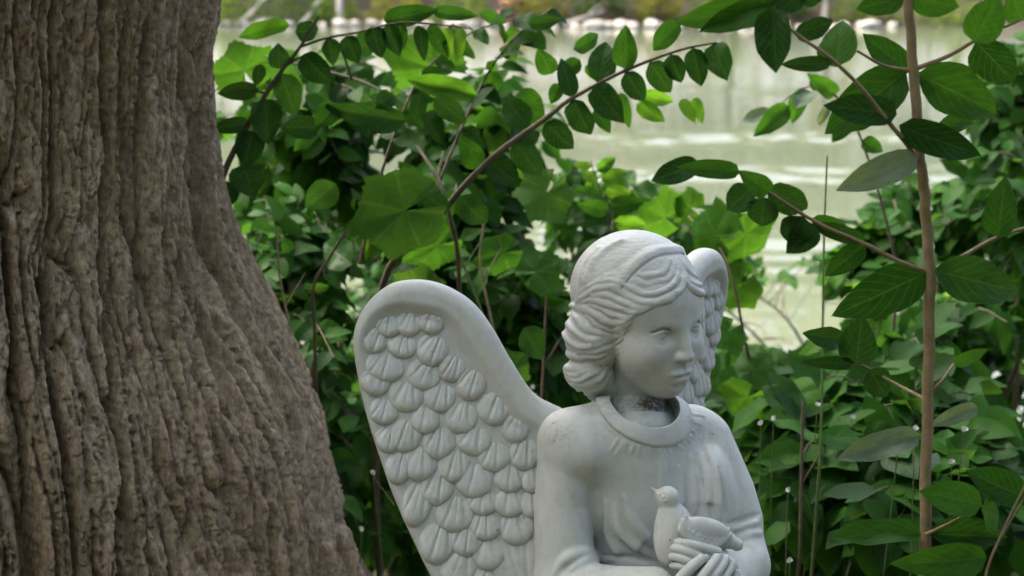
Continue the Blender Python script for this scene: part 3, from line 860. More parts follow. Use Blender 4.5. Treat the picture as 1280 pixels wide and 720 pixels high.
def bark_material():
    m, nt, bs, out = new_mat('rough_bark'); L = nt.links.new
    at = nd(nt, 'ShaderNodeVertexColor', layer_name='bark')
    tc = nd(nt, 'ShaderNodeTexCoord')
    mp = nd(nt, 'ShaderNodeMapping'); mp.inputs['Scale'].default_value = (1, 1, 0.45); L(tc.outputs['Object'], mp.inputs['Vector'])
    n = nd(nt, 'ShaderNodeTexNoise', Scale=140.0, Detail=8.0, Roughness=0.72); L(mp.outputs['Vector'], n.inputs['Vector'])
    c = mixc(nt, 1.0, at.outputs['Color'], ramp(nt, [(0.3, (0.4, 0.38, 0.36)), (0.7, (1.55, 1.55, 1.55))], n.outputs['Fac']).outputs['Color'], 'MULTIPLY')
    L(c, bs.inputs['Base Color']); bs.inputs['Roughness'].default_value = 0.8; bs.inputs['Specular IOR Level'].default_value = 0.3
    b = nd(nt, 'ShaderNodeBump', Strength=1.0, Distance=0.008); L(n.outputs['Fac'], b.inputs['Height']); L(b.outputs['Normal'], bs.inputs['Normal'])
    return m
M_BARK = bark_material()
TREE = empty('old_tree', (TREE_X, TREE_Y, 0))
tag(TREE, 'thick old tree with deeply furrowed grey brown bark and flared base', 'tree')
link_mesh('trunk', trunk(), M_BARK, TREE)
# ------------------------------------------------------------------ leaves
def leaf_blade(wr=0.55, nu=7, nv=10, fold=0.25, droop=0.18, wave=0.02, twist=0.0, belly=0.42):
    """leaf of length 1 along +y with its base at the origin; z is the upper side"""
    t = np.linspace(0, 1, nv); s = np.linspace(-1, 1, nu)
    prof = (t + 1e-4) ** 0.62 * (1 - t) ** 0.95; prof /= prof.max()
    prof = prof + 0.05 * np.sin(t * math.pi) * (t > 0.6)
    prof[0] = 0.035; prof[-1] = 0.004
    S, T = np.meshgrid(s, t)
    X = S * prof[:, None] * wr * 0.5
    Z = np.abs(X) * fold - droop * T ** 2 + wave * np.sin(T * 9 + np.sign(S) * 1.3) * np.abs(S) * prof[:, None] * 2 + twist * X * T
    Y = T * (1 - 0.12 * droop) - 0.10 * np.abs(S) * prof[:, None] * 0.5 * (1 - T)
    v = np.stack([X, Y, Z], -1).reshape(-1, 3)
    uv = np.stack([S * 0.5 + 0.5, T], -1).reshape(-1, 2)
    return v, grid_faces(nu, nv), uv
def leaf_lobed(seed=0, droop=0.2, nr=5, na=66):
    """broad lobed and toothed leaf; base at the origin, tip along +y, length 1"""
    rs = np.random.RandomState(seed)
    an = np.linspace(-math.pi * 0.93, math.pi * 0.93, na)
    aa = np.abs(an); lob = 0.60 + 0.40 * np.exp(-aa / 0.33) + 0.27 * np.exp(-np.abs(aa - 1.05) / 0.30) + 0.14 * np.exp(-np.abs(aa - 2.05) / 0.30)
    lob *= 1 + 0.085 * (np.abs(((an * 6.0 + 0.3 * seed) % 1.0) - 0.5) * 2 - 0.5) + 0.02 * rs.normal(size=na)
    r = np.linspace(0, 1, nr)
    A, Rr = np.meshgrid(an, r)
    X = np.sin(A) * Rr * lob[None, :] * 0.78; Y = np.cos(A) * Rr * lob[None, :] * 0.78 + 0.22
    rr = np.hypot(X, Y - 0.2)
    Z = -droop * rr ** 2 * 1.1 + 0.07 * np.abs(np.sin(A * 2.4)) * Rr + 0.06 * np.sin(X * 7 + seed) * Rr + 0.05 * np.sin(Y * 6 + 2 * seed) * Rr
    v = np.stack([X, Y, Z], -1).reshape(-1, 3)
    uv = np.stack([0.5 + A / math.pi * 0.5, Rr], -1).reshape(-1, 2)
    return v, grid_faces(na, nr), uv
def leaf_mesh(name, data, mat):
    v, f, uv = data
    me = np_mesh(name, v, f)
    l = me.uv_layers.new(name='UVMap')
    idx = np.empty(len(me.loops), np.int32); me.loops.foreach_get('vertex_index', idx)
    l.data.foreach_set('uv', uv[idx].astype(np.float32).ravel())
    me.materials.append(mat)
    return me
def leaf_material(name, dark, light, island=False, trans=0.42, lobed=False, rough=0.5, pale_back=True):
    m, nt, bs, out = new_mat(name); L = nt.links.new
    geo = nd(nt, 'ShaderNodeNewGeometry')
    if island: rnd = geo.outputs['Random Per Island']
    else: rnd = nd(nt, 'ShaderNodeObjectInfo').outputs['Random']
    tc = nd(nt, 'ShaderNodeTexCoord')
    mid = tuple((a + b) * 0.5 for a, b in zip(dark, light))
    c = ramp(nt, [(0.0, dark), (0.6, mid), (1.0, light)], rnd).outputs['Color']
    n = nd(nt, 'ShaderNodeTexNoise', Scale=6.0 if not island else 30.0, Detail=4.0); L(tc.outputs['UV'] if not island else tc.outputs['Object'], n.inputs['Vector'])
    c = mixc(nt, 1.0, c, ramp(nt, [(0.25, (0.78, 0.8, 0.72)), (0.75, (1.18, 1.16, 1.12))], n.outputs['Fac']).outputs['Color'], 'MULTIPLY')
    if not island:
        sep = nd(nt, 'ShaderNodeSeparateXYZ'); L(tc.outputs['UV'], sep.inputs[0])
        a = math_n(nt, 'ABSOLUTE', math_n(nt, 'SUBTRACT', sep.outputs[0], 0.5))
        if lobed:
            w = math_n(nt, 'ABSOLUTE', math_n(nt, 'SUBTRACT', math_n(nt, 'FRACT', math_n(nt, 'ADD', math_n(nt, 'MULTIPLY', sep.outputs[0], 5.7), 0.15)), 0.5))
            vein = math_n(nt, 'LESS_THAN', w, 0.05)
        else:
            w = math_n(nt, 'FRACT', math_n(nt, 'SUBTRACT', math_n(nt, 'MULTIPLY', sep.outputs[1], 7.0), math_n(nt, 'MULTIPLY', a, 5.0)))
            vein = math_n(nt, 'MAXIMUM', ramp(nt, [(0.0, (1, 1, 1)), (0.09, (0, 0, 0)), (0.9, (0, 0, 0)), (1.0, (0.8, 0.8, 0.8))], w).outputs['Color'],
                          ramp(nt, [(0.012, (1, 1, 1)), (0.03, (0, 0, 0))], a).outputs['Color'])
        c = mixc(nt, math_n(nt, 'MULTIPLY', vein, 0.13), c, (0.16, 0.24, 0.08))
        b = nd(nt, 'ShaderNodeBump', Strength=0.3, Distance=0.01); b.invert = True
        L(math_n(nt, 'ADD', vein, math_n(nt, 'MULTIPLY', n.outputs['Fac'], 0.6)), b.inputs['Height']); L(b.outputs['Normal'], bs.inputs['Normal'])
    if pale_back:
        c = mixc(nt, math_n(nt, 'MULTIPLY', geo.outputs['Backfacing'], 0.08), c, (0.10, 0.16, 0.07))
    L(c, bs.inputs['Base Color']); bs.inputs['Roughness'].default_value = rough; bs.inputs['Specular IOR Level'].default_value = 0.08
    tr = nd(nt, 'ShaderNodeBsdfTranslucent')
    L(mixc(nt, 1.0, c, (2.0, 1.75, 0.75), 'MULTIPLY'), tr.inputs['Color'])
    mx = nd(nt, 'ShaderNodeMixShader'); mx.inputs[0].default_value = trans
    L(bs.outputs[0], mx.inputs[1]); L(tr.outputs[0], mx.inputs[2]); L(mx.outputs[0], out.inputs['Surface'])
    return m
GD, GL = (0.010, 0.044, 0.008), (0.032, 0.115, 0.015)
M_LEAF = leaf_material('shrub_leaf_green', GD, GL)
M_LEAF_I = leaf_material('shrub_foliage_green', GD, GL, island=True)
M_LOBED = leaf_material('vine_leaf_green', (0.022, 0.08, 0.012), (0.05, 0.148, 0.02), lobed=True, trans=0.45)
M_LIGHT = leaf_material('light_backlit_leaf_green', (0.046, 0.145, 0.016), (0.085, 0.205, 0.025), trans=0.55)  # light green leaves; the colour also paints in the brightness of backlit ones
M_GLOSS_SHADED = leaf_material('glossy_shaded_leaf_green', (0.009, 0.039, 0.010), (0.021, 0.072, 0.016), rough=0.32, trans=0.3)  # darker glossy leaves; the colour also stands in for deep undergrowth shade
M_PALE = leaf_material('pale_leaf_underside', (0.08, 0.13, 0.10), (0.12, 0.18, 0.14), rough=0.5, trans=0.3)
def wood_material(name, a, b):
    m, nt, bs, out = new_mat(name); L = nt.links.new
    tc = nd(nt, 'ShaderNodeTexCoord')
    n = nd(nt, 'ShaderNodeTexNoise', Scale=60.0, Detail=5.0, Roughness=0.7); L(tc.outputs['Object'], n.inputs['Vector'])
    L(ramp(nt, [(0.3, a), (0.7, b)], n.outputs['Fac']).outputs['Color'], bs.inputs['Base Color'])
    bs.inputs['Roughness'].default_value = 0.75
    bb = nd(nt, 'ShaderNodeBump', Strength=0.5, Distance=0.002); L(n.outputs['Fac'], bb.inputs['Height']); L(bb.outputs['Normal'], bs.inputs['Normal'])
    return m
M_TWIG = wood_material('brown_twig', (0.055, 0.042, 0.022), (0.115, 0.088, 0.048))
M_TAN = wood_material('tan_stem', (0.15, 0.115, 0.06), (0.27, 0.215, 0.12))
M_GREENSTEM = wood_material('green_stem', (0.06, 0.11, 0.03), (0.12, 0.16, 0.05))
LEAVES = [leaf_mesh('leaf', leaf_blade(w_, fold=fo, droop=dr, wave=wa, twist=tw), M_LEAF) for (w_, fo, dr, wa, tw) in
          [(0.56, 0.25, 0.16, 0.02, 0.1), (0.62, 0.35, 0.05, 0.03, -0.2), (0.50, 0.12, 0.30, 0.02, 0.25), (0.58, 0.45, 0.22, 0.04, -0.1), (0.66, 0.2, 0.12, 0.03, 0.0)]]
def remat(me, mat):
    c = me.copy(); c.materials.clear(); c.materials.append(mat); return c
LEAVES_LIGHT = [remat(m_, M_LIGHT) for m_ in LEAVES]
LEAVES_GLOSS_SHADED = [remat(m_, M_GLOSS_SHADED) for m_ in LEAVES]
LEAVES_PALE = [remat(m_, M_PALE) for m_ in LEAVES]
LOBED = [leaf_mesh('leaf', leaf_lobed(k, dr), M_LOBED) for k, dr in ((1, 0.12), (2, 0.3), (3, 0.2))]
LOBED_D = [remat(m_, leaf_material('dark_vine_leaf', (0.022, 0.078, 0.015), (0.045, 0.115, 0.022), lobed=True)) for m_ in LOBED]
SETS = {'g': LEAVES, 'l': LEAVES_LIGHT, 'd': LEAVES_GLOSS_SHADED, 'p': LEAVES_PALE, 'v': LOBED, 'w': LOBED_D}
SMALL = [leaf_blade(0.56, nu=3, nv=5, fold=f_, droop=d_) for f_, d_ in ((0.3, 0.2), (0.15, 0.1), (0.4, 0.3))]
SMALL_LOBED = [leaf_lobed(k, 0.2, nr=3, na=22) for k in (1, 2)]
def frame_from(base, d, nrm, size, width=1.0):
    d = Vector(d).normalized(); n = Vector(nrm); x = d.cross(n)
    if x.length < 1e-4: x = d.cross(Vector((0.3, 0.9, 0.2)))
    x.normalize(); n = x.cross(d)
    M = Matrix(((x.x * size * width, d.x * size, n.x * size, base[0]), (x.y * size * width, d.y * size, n.y * size, base[1]), (x.z * size * width, d.z * size, n.z * size, base[2]), (0, 0, 0, 1)))
    return M

class Plant:
    """collects stems and leaves in world space; build() makes one thing: stems and leaves as parts"""
    def __init__(self, name, label, cat, base, group=None, seed=0):
        self.name, self.label, self.cat, self.base, self.group = name, label, cat, Vector(base), group
        self.stems, self.leaves = [], []
        self.upright = False
        self.rs = np.random.RandomState(seed)
    def stem(self, pts, r0, r1, n=None, sides=7, mat=None, wob=0.0):
        c = spline(pts, n or max(8, 4 * len(pts)))
        if wob and len(c) > 2: c[1:-1] += self.rs.normal(size=(len(c) - 2, 3)) * wob
        st = {'parts': [tube(c, np.linspace(r0, r1, len(c)), sides)], 'mat': mat or M_TWIG}
        self.stems.append(st)
        return c, st
    def twig(self, st, pts, r0, r1, n=8, sides=5):
        c = spline(pts, n); st['parts'].append(tube(c, np.linspace(r0, r1, n), sides)); return c
    def leaf(self, base, d, nrm, size, width=1.0, kind='g'):
        self.leaves.append((frame_from(base, d, nrm, size, width), kind, size, int(self.rs.randint(0, 5))))
    def pleaf(self, bpx, tpx, wpx, depth, kind='g', dz=0.0, tilt=(0.0, 0.0)):
        """leaf given by where its base and tip stand in the photograph"""
        F = Pv if self.upright else P
        a = F(bpx[0], bpx[1], depth); b = F(tpx[0], tpx[1], depth + dz)
        d = b - a; L = d.length
        n = (CAM - a).normalized() + RGT * tilt[0] + UPV * tilt[1] + Vector(self.rs.normal(size=3) * 0.16)
        flat = math.hypot(bpx[0] - tpx[0], bpx[1] - tpx[1])
        ratio = wpx / max(flat, 1) / (0.82 if kind in 'vw' else 0.56)
        self.leaf(a, d, n, L, min(max(ratio, 0.55), 1.5), kind)
        return a
    def spray(self, path, size, n_pairs, kind='g', face=0.35, start=0.15, hang=0.45):
        """opposite leaf pairs along the outer part of a twig"""
        rs = self.rs; L = len(path)
        for k in range(n_pairs):
            s = start + (1 - start) * (k + 0.6) / n_pairs; f = s * (L - 1); i = min(int(f), L - 2)
            p = path[i] + (path[i + 1] - path[i]) * (f - i)
            ax_ = path[i + 1] - path[i]; ax_ = ax_ / (np.linalg.norm(ax_) + 1e-9)
            lat = np.cross(ax_, [0, 0, 1.0]); ln = np.linalg.norm(lat); lat = lat / ln if ln > 0.2 else np.array([1.0, 0, 0])
            if k % 2: lat = lat * 0.55 + np.array([0, 0, 0.5]) * rs.choice((-1, 1))
            for sd in (-1, 1):
                if rs.rand() < 0.08: continue
                d = ax_ * rs.uniform(0.25, 0.7) + lat * sd * rs.uniform(0.6, 1.0) + np.array([0, 0, -hang]) * rs.uniform(0.3, 1.3) + rs.normal(size=3) * 0.16
                tocam = np.array(CAM) - p; tocam /= np.linalg.norm(tocam)
                nrm = np.array([0, 0, 1.0]) * rs.uniform(0.5, 1.0) + tocam * face * rs.uniform(0.3, 1.6) + rs.normal(size=3) * 0.26
                sz = size * rs.uniform(0.68, 1.15) * (1 - 0.25 * s)
                self.leaf(p, d, nrm, sz, rs.uniform(0.85, 1.2), kind)
    def build(self, max_parts=300, keep=None):
        root = empty(self.name, self.base); tag(root, self.label, self.cat, self.group)
        off = np.array(self.base)
        for st in self.stems:
            v, f = merge(st['parts'])
            link_mesh('stem', np_mesh('stem', v - off, f), st['mat'], root)
        if not self.leaves: return root
        pos = np.array([m.translation + Vector((m[0][1], m[1][1], m[2][1])) * 0.5 for m, _, _, _ in self.leaves])
        pr = project(pos); sz = np.array([l[2] for l in self.leaves])
        vis = (pr[:, 2] > 0.3) & (pr[:, 0] > -30) & (pr[:, 0] < 1310) & (pr[:, 1] > -30) & (pr[:, 1] < 750)
        score = np.where(vis, sz / np.maximum(pr[:, 2], 0.3), 0)
        if keep is not None:
            ok = keep(pr, self.rs)
        else: ok = np.ones(len(sz), bool)
        order = [i for i in np.argsort(-score) if ok[i]]
        inv = Matrix.Translation(-self.base)
        rest = []
        for k, i in enumerate(order):
            M, kind, s_, var = self.leaves[i]
            if k < max_parts and score[i] > 0:
                ms = SETS[kind]; o = bpy.data.objects.new('leaf', ms[var % len(ms)]); COL.objects.link(o)
                o.parent = root; o.matrix_local = inv @ M
            else: rest.append(i)
        if rest:
            vs, fs, o_ = [], [], 0
            for i in rest:
                M, kind, s_, var = self.leaves[i]
                v, f, _ = (SMALL_LOBED[var % 2] if kind in 'vw' else SMALL[var % 3])
                A = np.array(M); vs.append(v @ A[:3, :3].T + A[:3, 3] - off); fs.append(f + o_); o_ += len(v)
            fo = link_mesh('foliage', np_mesh('foliage', np.concatenate(vs), np.concatenate(fs)), M_LEAF_I, root)
            fo['kind'] = 'stuff'
        return root
def gpoint(px, depth):
    """ground point below the pixel column px at that distance"""
    q = P(px, 360, depth); return Vector((q.x, q.y, float(ground_z(q.x, q.y))))
# ------------------------------------------------------------------ foreground sapling on the right
sp = Plant('honeysuckle_sapling', 'tall slender sapling with tan upright stem and large green leaves in the right foreground', 'sapling', gpoint(1153, 1.22), seed=11)
sp.upright = True
D = 1.22
base = sp.base
_f = Vector(Pv(1156, 720, D)); pts = [tuple(base)] + [tuple(base.lerp(_f, k)) for k in (.5, .8, .93)] + [tuple(Pv(1156, 720, D)), tuple(Pv(1157, 640, D)), tuple(Pv(1160, 480, D)), tuple(Pv(1162, 338, D)), tuple(Pv(1155, 240, D)), tuple(Pv(1149, 190, D)), tuple(Pv(1142, 88, D)), tuple(Pv(1134, 0, D)), tuple(Pv(1126, -80, D)), tuple(Pv(1120, -150, D))]
_, main = sp.stem(pts, 0.0062, 0.0038, n=70, sides=10, mat=M_TAN, wob=0.0005)
for tw, r in [([(1139, 88, D), (1185, 70, D), (1225, 47, D + .01), (1282, 22, D + .03)], .0024), ([(1138, 88, D), (1105, 82, D), (1072, 64, D - .02)], .0019),
              ([(1150, 203, D), (1132, 178, D - .02), (1110, 152, D - .03), (1075, 108, D - .04), (1035, 70, D - .05), (992, 40, D - .05), (966, 10, D - .05)], .0022),
              ([(1160, 340, D), (1120, 325, D - .01), (1080, 304, D - .02), (1020, 278, D - .02), (962, 240, D - .02), (925, 216, D - .01), (875, 205, D)], .0022),
              ([(1163, 339, D), (1200, 322, D + .01), (1245, 297, D + .02), (1290, 282, D + .03)], .0022),
              ([(1160, 492, D), (1168, 486, D), (1178, 475, D), (1192, 455, D + .02)], .0018), ([(1158, 500, D), (1120, 480, D + .03), (1085, 460, D + .05), (1068, 454, D + .05)], .0018),
              ([(1157, 668, 1.21), (1195, 650, 1.2), (1228, 632, 1.19)], .0016)]:
    st_pts = [tuple(Pv(*q)) for q in tw]
    sp.twig(main, st_pts, r, r * 0.55, n=14, sides=6)
for b, t, w, kind, dd in [
    ((967, 10), (969, 92), 46, 'd', -.06), ((972, 2), (872, 40), 30, 'g', -.04), ((985, 4), (842, 28), 44, 'g', -.02), ((850, 28), (812, 64), 28, 'g', .5), ((993, 41), (1047, 29), 28, 'd', -.04),
    ((1045, 84), (1048, 15), 54, 'g', -.01), ((1040, 79), (973, 81), 13, 'd', -.05), ((1132, 90), (1030, 168), 58, 'g', .03), ((1121, 143), (1030, 130), 34, 'd', -.03), ((1146, 93), (1262, 145), 56, 'g', .02),
    ((1217, 52), (1250, -6), 44, 'g', 0), ((1220, 52), (1268, 104), 42, 'g', .02), ((1276, 24), (1262, -12), 26, 'g', .02), ((1171, 163), (1224, 147), 20, 'g', .1), ((1124, 157), (1232, 198), 36, 'd', -.02),
    ((1147, 197), (1046, 237), 34, 'p', -.02), ((1247, 296), (1256, 222), 38, 'g', 0), ((1157, 341), (1043, 397), 66, 'g', 0), ((1081, 306), (1029, 348), 31, 'g', -.01), ((1080, 302), (1016, 277), 24, 'g', -.02),
    ((1168, 338), (1286, 367), 44, 'd', -.02), ((1019, 282), (984, 316), 36, 'd', -.02), ((1070, 455), (1077, 397), 40, 'd', .05), ((1067, 454), (1004, 454), 18, 'd', .05), ((1087, 462), (1111, 499), 34, 'd', .04),
    ((1052, 424), (1004, 417), 20, 'd', .06), ((875, 204), (810, 227), 26, 'd', -.01), ((924, 215), (849, 207), 22, 'g', -.02), ((940, 236), (908, 263), 34, 'd', -.02), ((962, 240), (926, 216), 24, 'g', -.03),
    ((960, 234), (1016, 268), 34, 'd', -.02), ((957, 247), (949, 288), 34, 'd', -.03), ((1003, 270), (986, 312), 40, 'd', -.03), ((1014, 274), (1082, 301), 26, 'g', -.01), ((1227, 631), (1150, 612), 46, 'g', -.03),
    ((1233, 697), (1119, 707), 40, 'g', -.04), ((1150, 667), (1034, 670), 26, 'g', 0), ((1160, 667), (1263, 671), 25, 'g', -.01), ((1227, 637), (1254, 648), 24, 'g', -.02), ((1192, 455), (1236, 438), 20, 'g', .05),
    ((1136, 452), (1168, 453), 14, 'd', .02), ((1150, 545), (1044, 574), 19, 'p', .2), ((1280, 622), (1208, 588), 40, 'g', .0), ((1222, 509), (1163, 531), 20, 'p', .2), ((1137, 90), (1078, 42), 32, 'g', .05),
    ((1130, -5), (1070, 12), 30, 'g', -.02), ((1140, -4), (1200, 10), 34, 'g', 0), ((1010, -4), (930, -12), 40, 'g', -.03), ((1000, 2), (1035, -20), 30, 'g', -.03)]:
    sp.pleaf(b, t, w, D + dd, kind, dz=sp.rs.uniform(-.02, .02))
sp.build()

# ------------------------------------------------------------------ the arching branches, traced one leaf at a time
ar = Plant('arching_honeysuckle', 'honeysuckle shrub whose long branch arches to the right above the statue', 'shrub', gpoint(470, 2.3), seed=12)
D = 2.0
c, m = ar.stem([tuple(ar.base), tuple(P(470, 420, 2.2)), tuple(P(538, 288, 2.05)), tuple(P(608, 204, D)), tuple(P(682, 148, D)), tuple(P(715, 123, D)), tuple(P(782, 88, D)), tuple(P(848, 63, D)), tuple(P(896, 53, D))], .0062, .0016, n=60)
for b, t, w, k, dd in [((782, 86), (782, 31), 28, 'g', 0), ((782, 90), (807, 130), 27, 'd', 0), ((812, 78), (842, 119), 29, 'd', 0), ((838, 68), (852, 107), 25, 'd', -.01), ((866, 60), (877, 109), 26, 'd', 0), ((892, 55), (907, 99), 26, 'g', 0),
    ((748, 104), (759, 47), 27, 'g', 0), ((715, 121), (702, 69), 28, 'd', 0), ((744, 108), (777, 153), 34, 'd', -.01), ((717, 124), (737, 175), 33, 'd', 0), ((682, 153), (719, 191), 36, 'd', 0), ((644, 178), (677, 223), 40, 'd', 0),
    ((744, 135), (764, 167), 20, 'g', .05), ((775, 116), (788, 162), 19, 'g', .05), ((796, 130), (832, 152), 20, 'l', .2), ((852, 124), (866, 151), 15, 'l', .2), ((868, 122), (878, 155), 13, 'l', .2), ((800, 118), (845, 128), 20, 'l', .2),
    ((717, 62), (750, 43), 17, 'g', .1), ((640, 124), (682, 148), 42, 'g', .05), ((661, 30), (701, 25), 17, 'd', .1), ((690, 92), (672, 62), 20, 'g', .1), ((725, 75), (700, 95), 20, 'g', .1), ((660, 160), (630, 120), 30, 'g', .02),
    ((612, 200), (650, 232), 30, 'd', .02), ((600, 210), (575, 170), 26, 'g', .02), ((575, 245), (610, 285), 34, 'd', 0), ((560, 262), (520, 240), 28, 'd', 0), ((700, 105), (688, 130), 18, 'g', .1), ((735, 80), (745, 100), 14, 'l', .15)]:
    ar.pleaf(b, t, w, D + dd, k, dz=ar.rs.uniform(-.03, .03))
for line in [[(450, 330, 2.15), (470, 240, 2.1), (500, 150, 2.1), (530, 90, 2.15), (590, 40, 2.2), (660, 20, 2.2)], [(520, 300, 2.1), (560, 200, 2.15), (600, 110, 2.2), (640, 50, 2.2), (690, 10, 2.25)]]:
    p3 = [tuple(P(*q)) for q in line]
    tw = ar.twig(m, p3, .003, .0012, n=24); ar.spray(tw, .062, 9, face=0.8, start=0.3)
ar.build()

lf = Plant('honeysuckle_shrub', 'honeysuckle shrub with broad hanging leaves right beside the old tree trunk', 'shrub', gpoint(262, 2.25), seed=13)
D = 2.0
c, m = lf.stem([tuple(lf.base), tuple(P(262, 330, 2.1)), tuple(P(275, 233, D)), tuple(P(304, 167, D)), tuple(P(333, 117, D)), tuple(P(356, 83, D)), tuple(P(377, 56, D)), tuple(P(398, 20, D))], .006, .0018, n=50)
for tw in [[(377, 58, D), (410, 47, D), (450, 40, D), (500, 28, D), (560, 32, D + .02), (590, 36, D + .03)], [(333, 117, D), (310, 112, D), (285, 115, D)], [(356, 83, D), (385, 66, D)], [(440, 100, D + .05), (428, 66, D + .02), (412, 45, D)]]:
    lf.twig(m, [tuple(P(*q)) for q in tw], .0022, .001, n=14)
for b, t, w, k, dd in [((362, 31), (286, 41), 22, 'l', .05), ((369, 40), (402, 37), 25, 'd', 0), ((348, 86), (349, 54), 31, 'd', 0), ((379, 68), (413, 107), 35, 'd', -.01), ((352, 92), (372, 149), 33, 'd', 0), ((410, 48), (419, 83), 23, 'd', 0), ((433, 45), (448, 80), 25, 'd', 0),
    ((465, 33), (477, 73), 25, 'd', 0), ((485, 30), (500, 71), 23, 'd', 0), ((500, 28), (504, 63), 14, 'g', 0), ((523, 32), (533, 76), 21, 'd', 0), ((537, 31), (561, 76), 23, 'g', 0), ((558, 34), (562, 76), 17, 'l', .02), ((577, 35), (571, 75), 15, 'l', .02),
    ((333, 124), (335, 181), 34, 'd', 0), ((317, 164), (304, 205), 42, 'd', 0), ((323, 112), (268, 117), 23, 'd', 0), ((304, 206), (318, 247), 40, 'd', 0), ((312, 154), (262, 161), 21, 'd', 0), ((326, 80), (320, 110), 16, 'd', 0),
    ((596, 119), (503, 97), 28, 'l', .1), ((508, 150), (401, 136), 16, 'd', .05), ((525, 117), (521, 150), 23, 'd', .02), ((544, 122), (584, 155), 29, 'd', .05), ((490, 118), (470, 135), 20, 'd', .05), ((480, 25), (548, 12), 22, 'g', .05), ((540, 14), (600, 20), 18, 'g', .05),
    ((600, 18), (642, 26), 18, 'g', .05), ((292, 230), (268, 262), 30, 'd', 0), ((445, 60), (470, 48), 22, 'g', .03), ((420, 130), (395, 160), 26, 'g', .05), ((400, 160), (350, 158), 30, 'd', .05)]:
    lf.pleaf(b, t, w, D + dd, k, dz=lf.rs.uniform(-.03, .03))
lf.build()

gv_ = Plant('wild_grapevine', 'wild grapevine with broad lobed leaves scrambling behind the angel wing', 'vine', gpoint(560, 2.5), seed=14)
c, m = gv_.stem([tuple(gv_.base), tuple(P(575, 420, 2.2)), tuple(P(560, 260, 2.05)), tuple(P(520, 180, 2.15)), tuple(P(470, 110, 2.2)), tuple(P(330, 70, 2.3))], .004, .0015, n=40)
for b, t, w, k, d in [((528, 256), (428, 288), 78, 'w', 1.85), ((310, 100), (292, 48), 62, 'v', 2.35), ((560, 92), (470, 62), 60, 'v', 2.3), ((640, 312), (590, 330), 34, 'v', 2.2), ((560, 300), (500, 328), 40, 'v', 2.2),
    ((690, 230), (660, 280), 46, 'w', 2.3), ((420, 230), (380, 262), 30, 'd', 2.4), ((380, 110), (330, 92), 30, 'l', 2.4), ((540, 370), (490, 340), 40, 'w', 2.2), ((440, 330), (400, 300), 26, 'd', 2.4),
    ((660, 345), (700, 320), 46, 'w', 2.3), ((655, 410), (680, 450), 30, 'd', 2.2), ((630, 470), (660, 440), 36, 'w', 2.25)]:
    gv_.pleaf(b, t, w, d, k, dz=gv_.rs.uniform(-.06, .06))
gv_.build()
gr_ = Plant('wild_grapevine', 'wild grapevine with pale lobed leaves beside the far wing, right of the head', 'vine', gpoint(960, 2.6), seed=15)
c, m = gr_.stem([tuple(gr_.base), tuple(P(950, 560, 2.5)), tuple(P(930, 420, 2.4)), tuple(P(905, 320, 2.4)), tuple(P(860, 270, 2.5))], .004, .0015, n=30)
for b, t, w, k, d in [((905, 300), (860, 275), 54, 'v', 2.4), ((925, 285), (955, 318), 50, 'v', 2.4), ((890, 290), (935, 268), 46, 'v', 2.5), ((930, 350), (905, 388), 40, 'v', 2.4), ((915, 410), (890, 436), 38, 'v', 2.4), 
    ((905, 460), (875, 490), 42, 'v', 2.35), ((935, 470), (965, 440), 44, 'w', 2.4), ((940, 490), (915, 520), 48, 'v', 2.3), ((985, 490), (1010, 530), 44, 'v', 2.3), ((840, 275), (800, 262), 40, 'v', 2.6), ((870, 262), (838, 250), 34, 'v', 2.6)]:
    gr_.pleaf(b, t, w, d, k, dz=gr_.rs.uniform(-.06, .06))
gr_.build()

for name, lab, px, dep, stem, lv in [
    ('water_sprig', 'slender shrub whose leafy tip hangs over the water left of the tan sapling', 1130, 2.5, [(1120, 330, 2.45), (1075, 170, 2.4), (1035, 112, 2.4), (1000, 112, 2.4), (965, 140, 2.4)],
     [((985, 132), (942, 171), 24, 'g'), ((1000, 112), (991, 157), 22, 'g'), ((1012, 108), (1036, 98), 22, 'd'), ((965, 140), (927, 150), 15, 'p'), ((1012, 114), (994, 131), 20, 'p'), ((1036, 132), (1021, 160), 11, 'p'), ((1045, 118), (1012, 94), 18, 'g'), ((1062, 150), (1040, 178), 18, 'g'), ((1078, 175), (1104, 190), 20, 'g'), ((1070, 160), (1092, 140), 18, 'd')]),
    ('water_sprig', 'slender shrub with small bright leaves rising just above the head of the angel', 790, 2.6, [(780, 420, 2.5), (765, 300, 2.5), (750, 240, 2.5), (738, 200, 2.5)],
     [((740, 208), (714, 205), 12, 'l'), ((746, 214), (772, 195), 15, 'l'), ((752, 226), (786, 213), 18, 'l'), ((757, 238), (790, 242), 18, 'l'), ((744, 226), (724, 211), 12, 'l'), ((750, 244), (710, 238), 17, 'g'), ((760, 262), (722, 256), 20, 'g'), ((763, 258), (806, 252), 22, 'g'), ((765, 280), (728, 284), 22, 'd'), ((768, 276), (812, 284), 22, 'l')])]:
    pl = Plant(name, lab, 'shrub', gpoint(px, dep), 'sprigs against the water', seed=px)
    g0 = pl.base; s0 = Vector(P(*stem[0]))
    pl.stem([tuple(g0), tuple(g0.lerp(s0, .5)), tuple(g0.lerp(s0, .85))] + [tuple(P(*q)) for q in stem], .0035, .0009, n=40)
    for b, t, w, k in lv: pl.pleaf(b, t, w, dep - .1, k, dz=pl.rs.uniform(-.04, .04))
    pl.build()

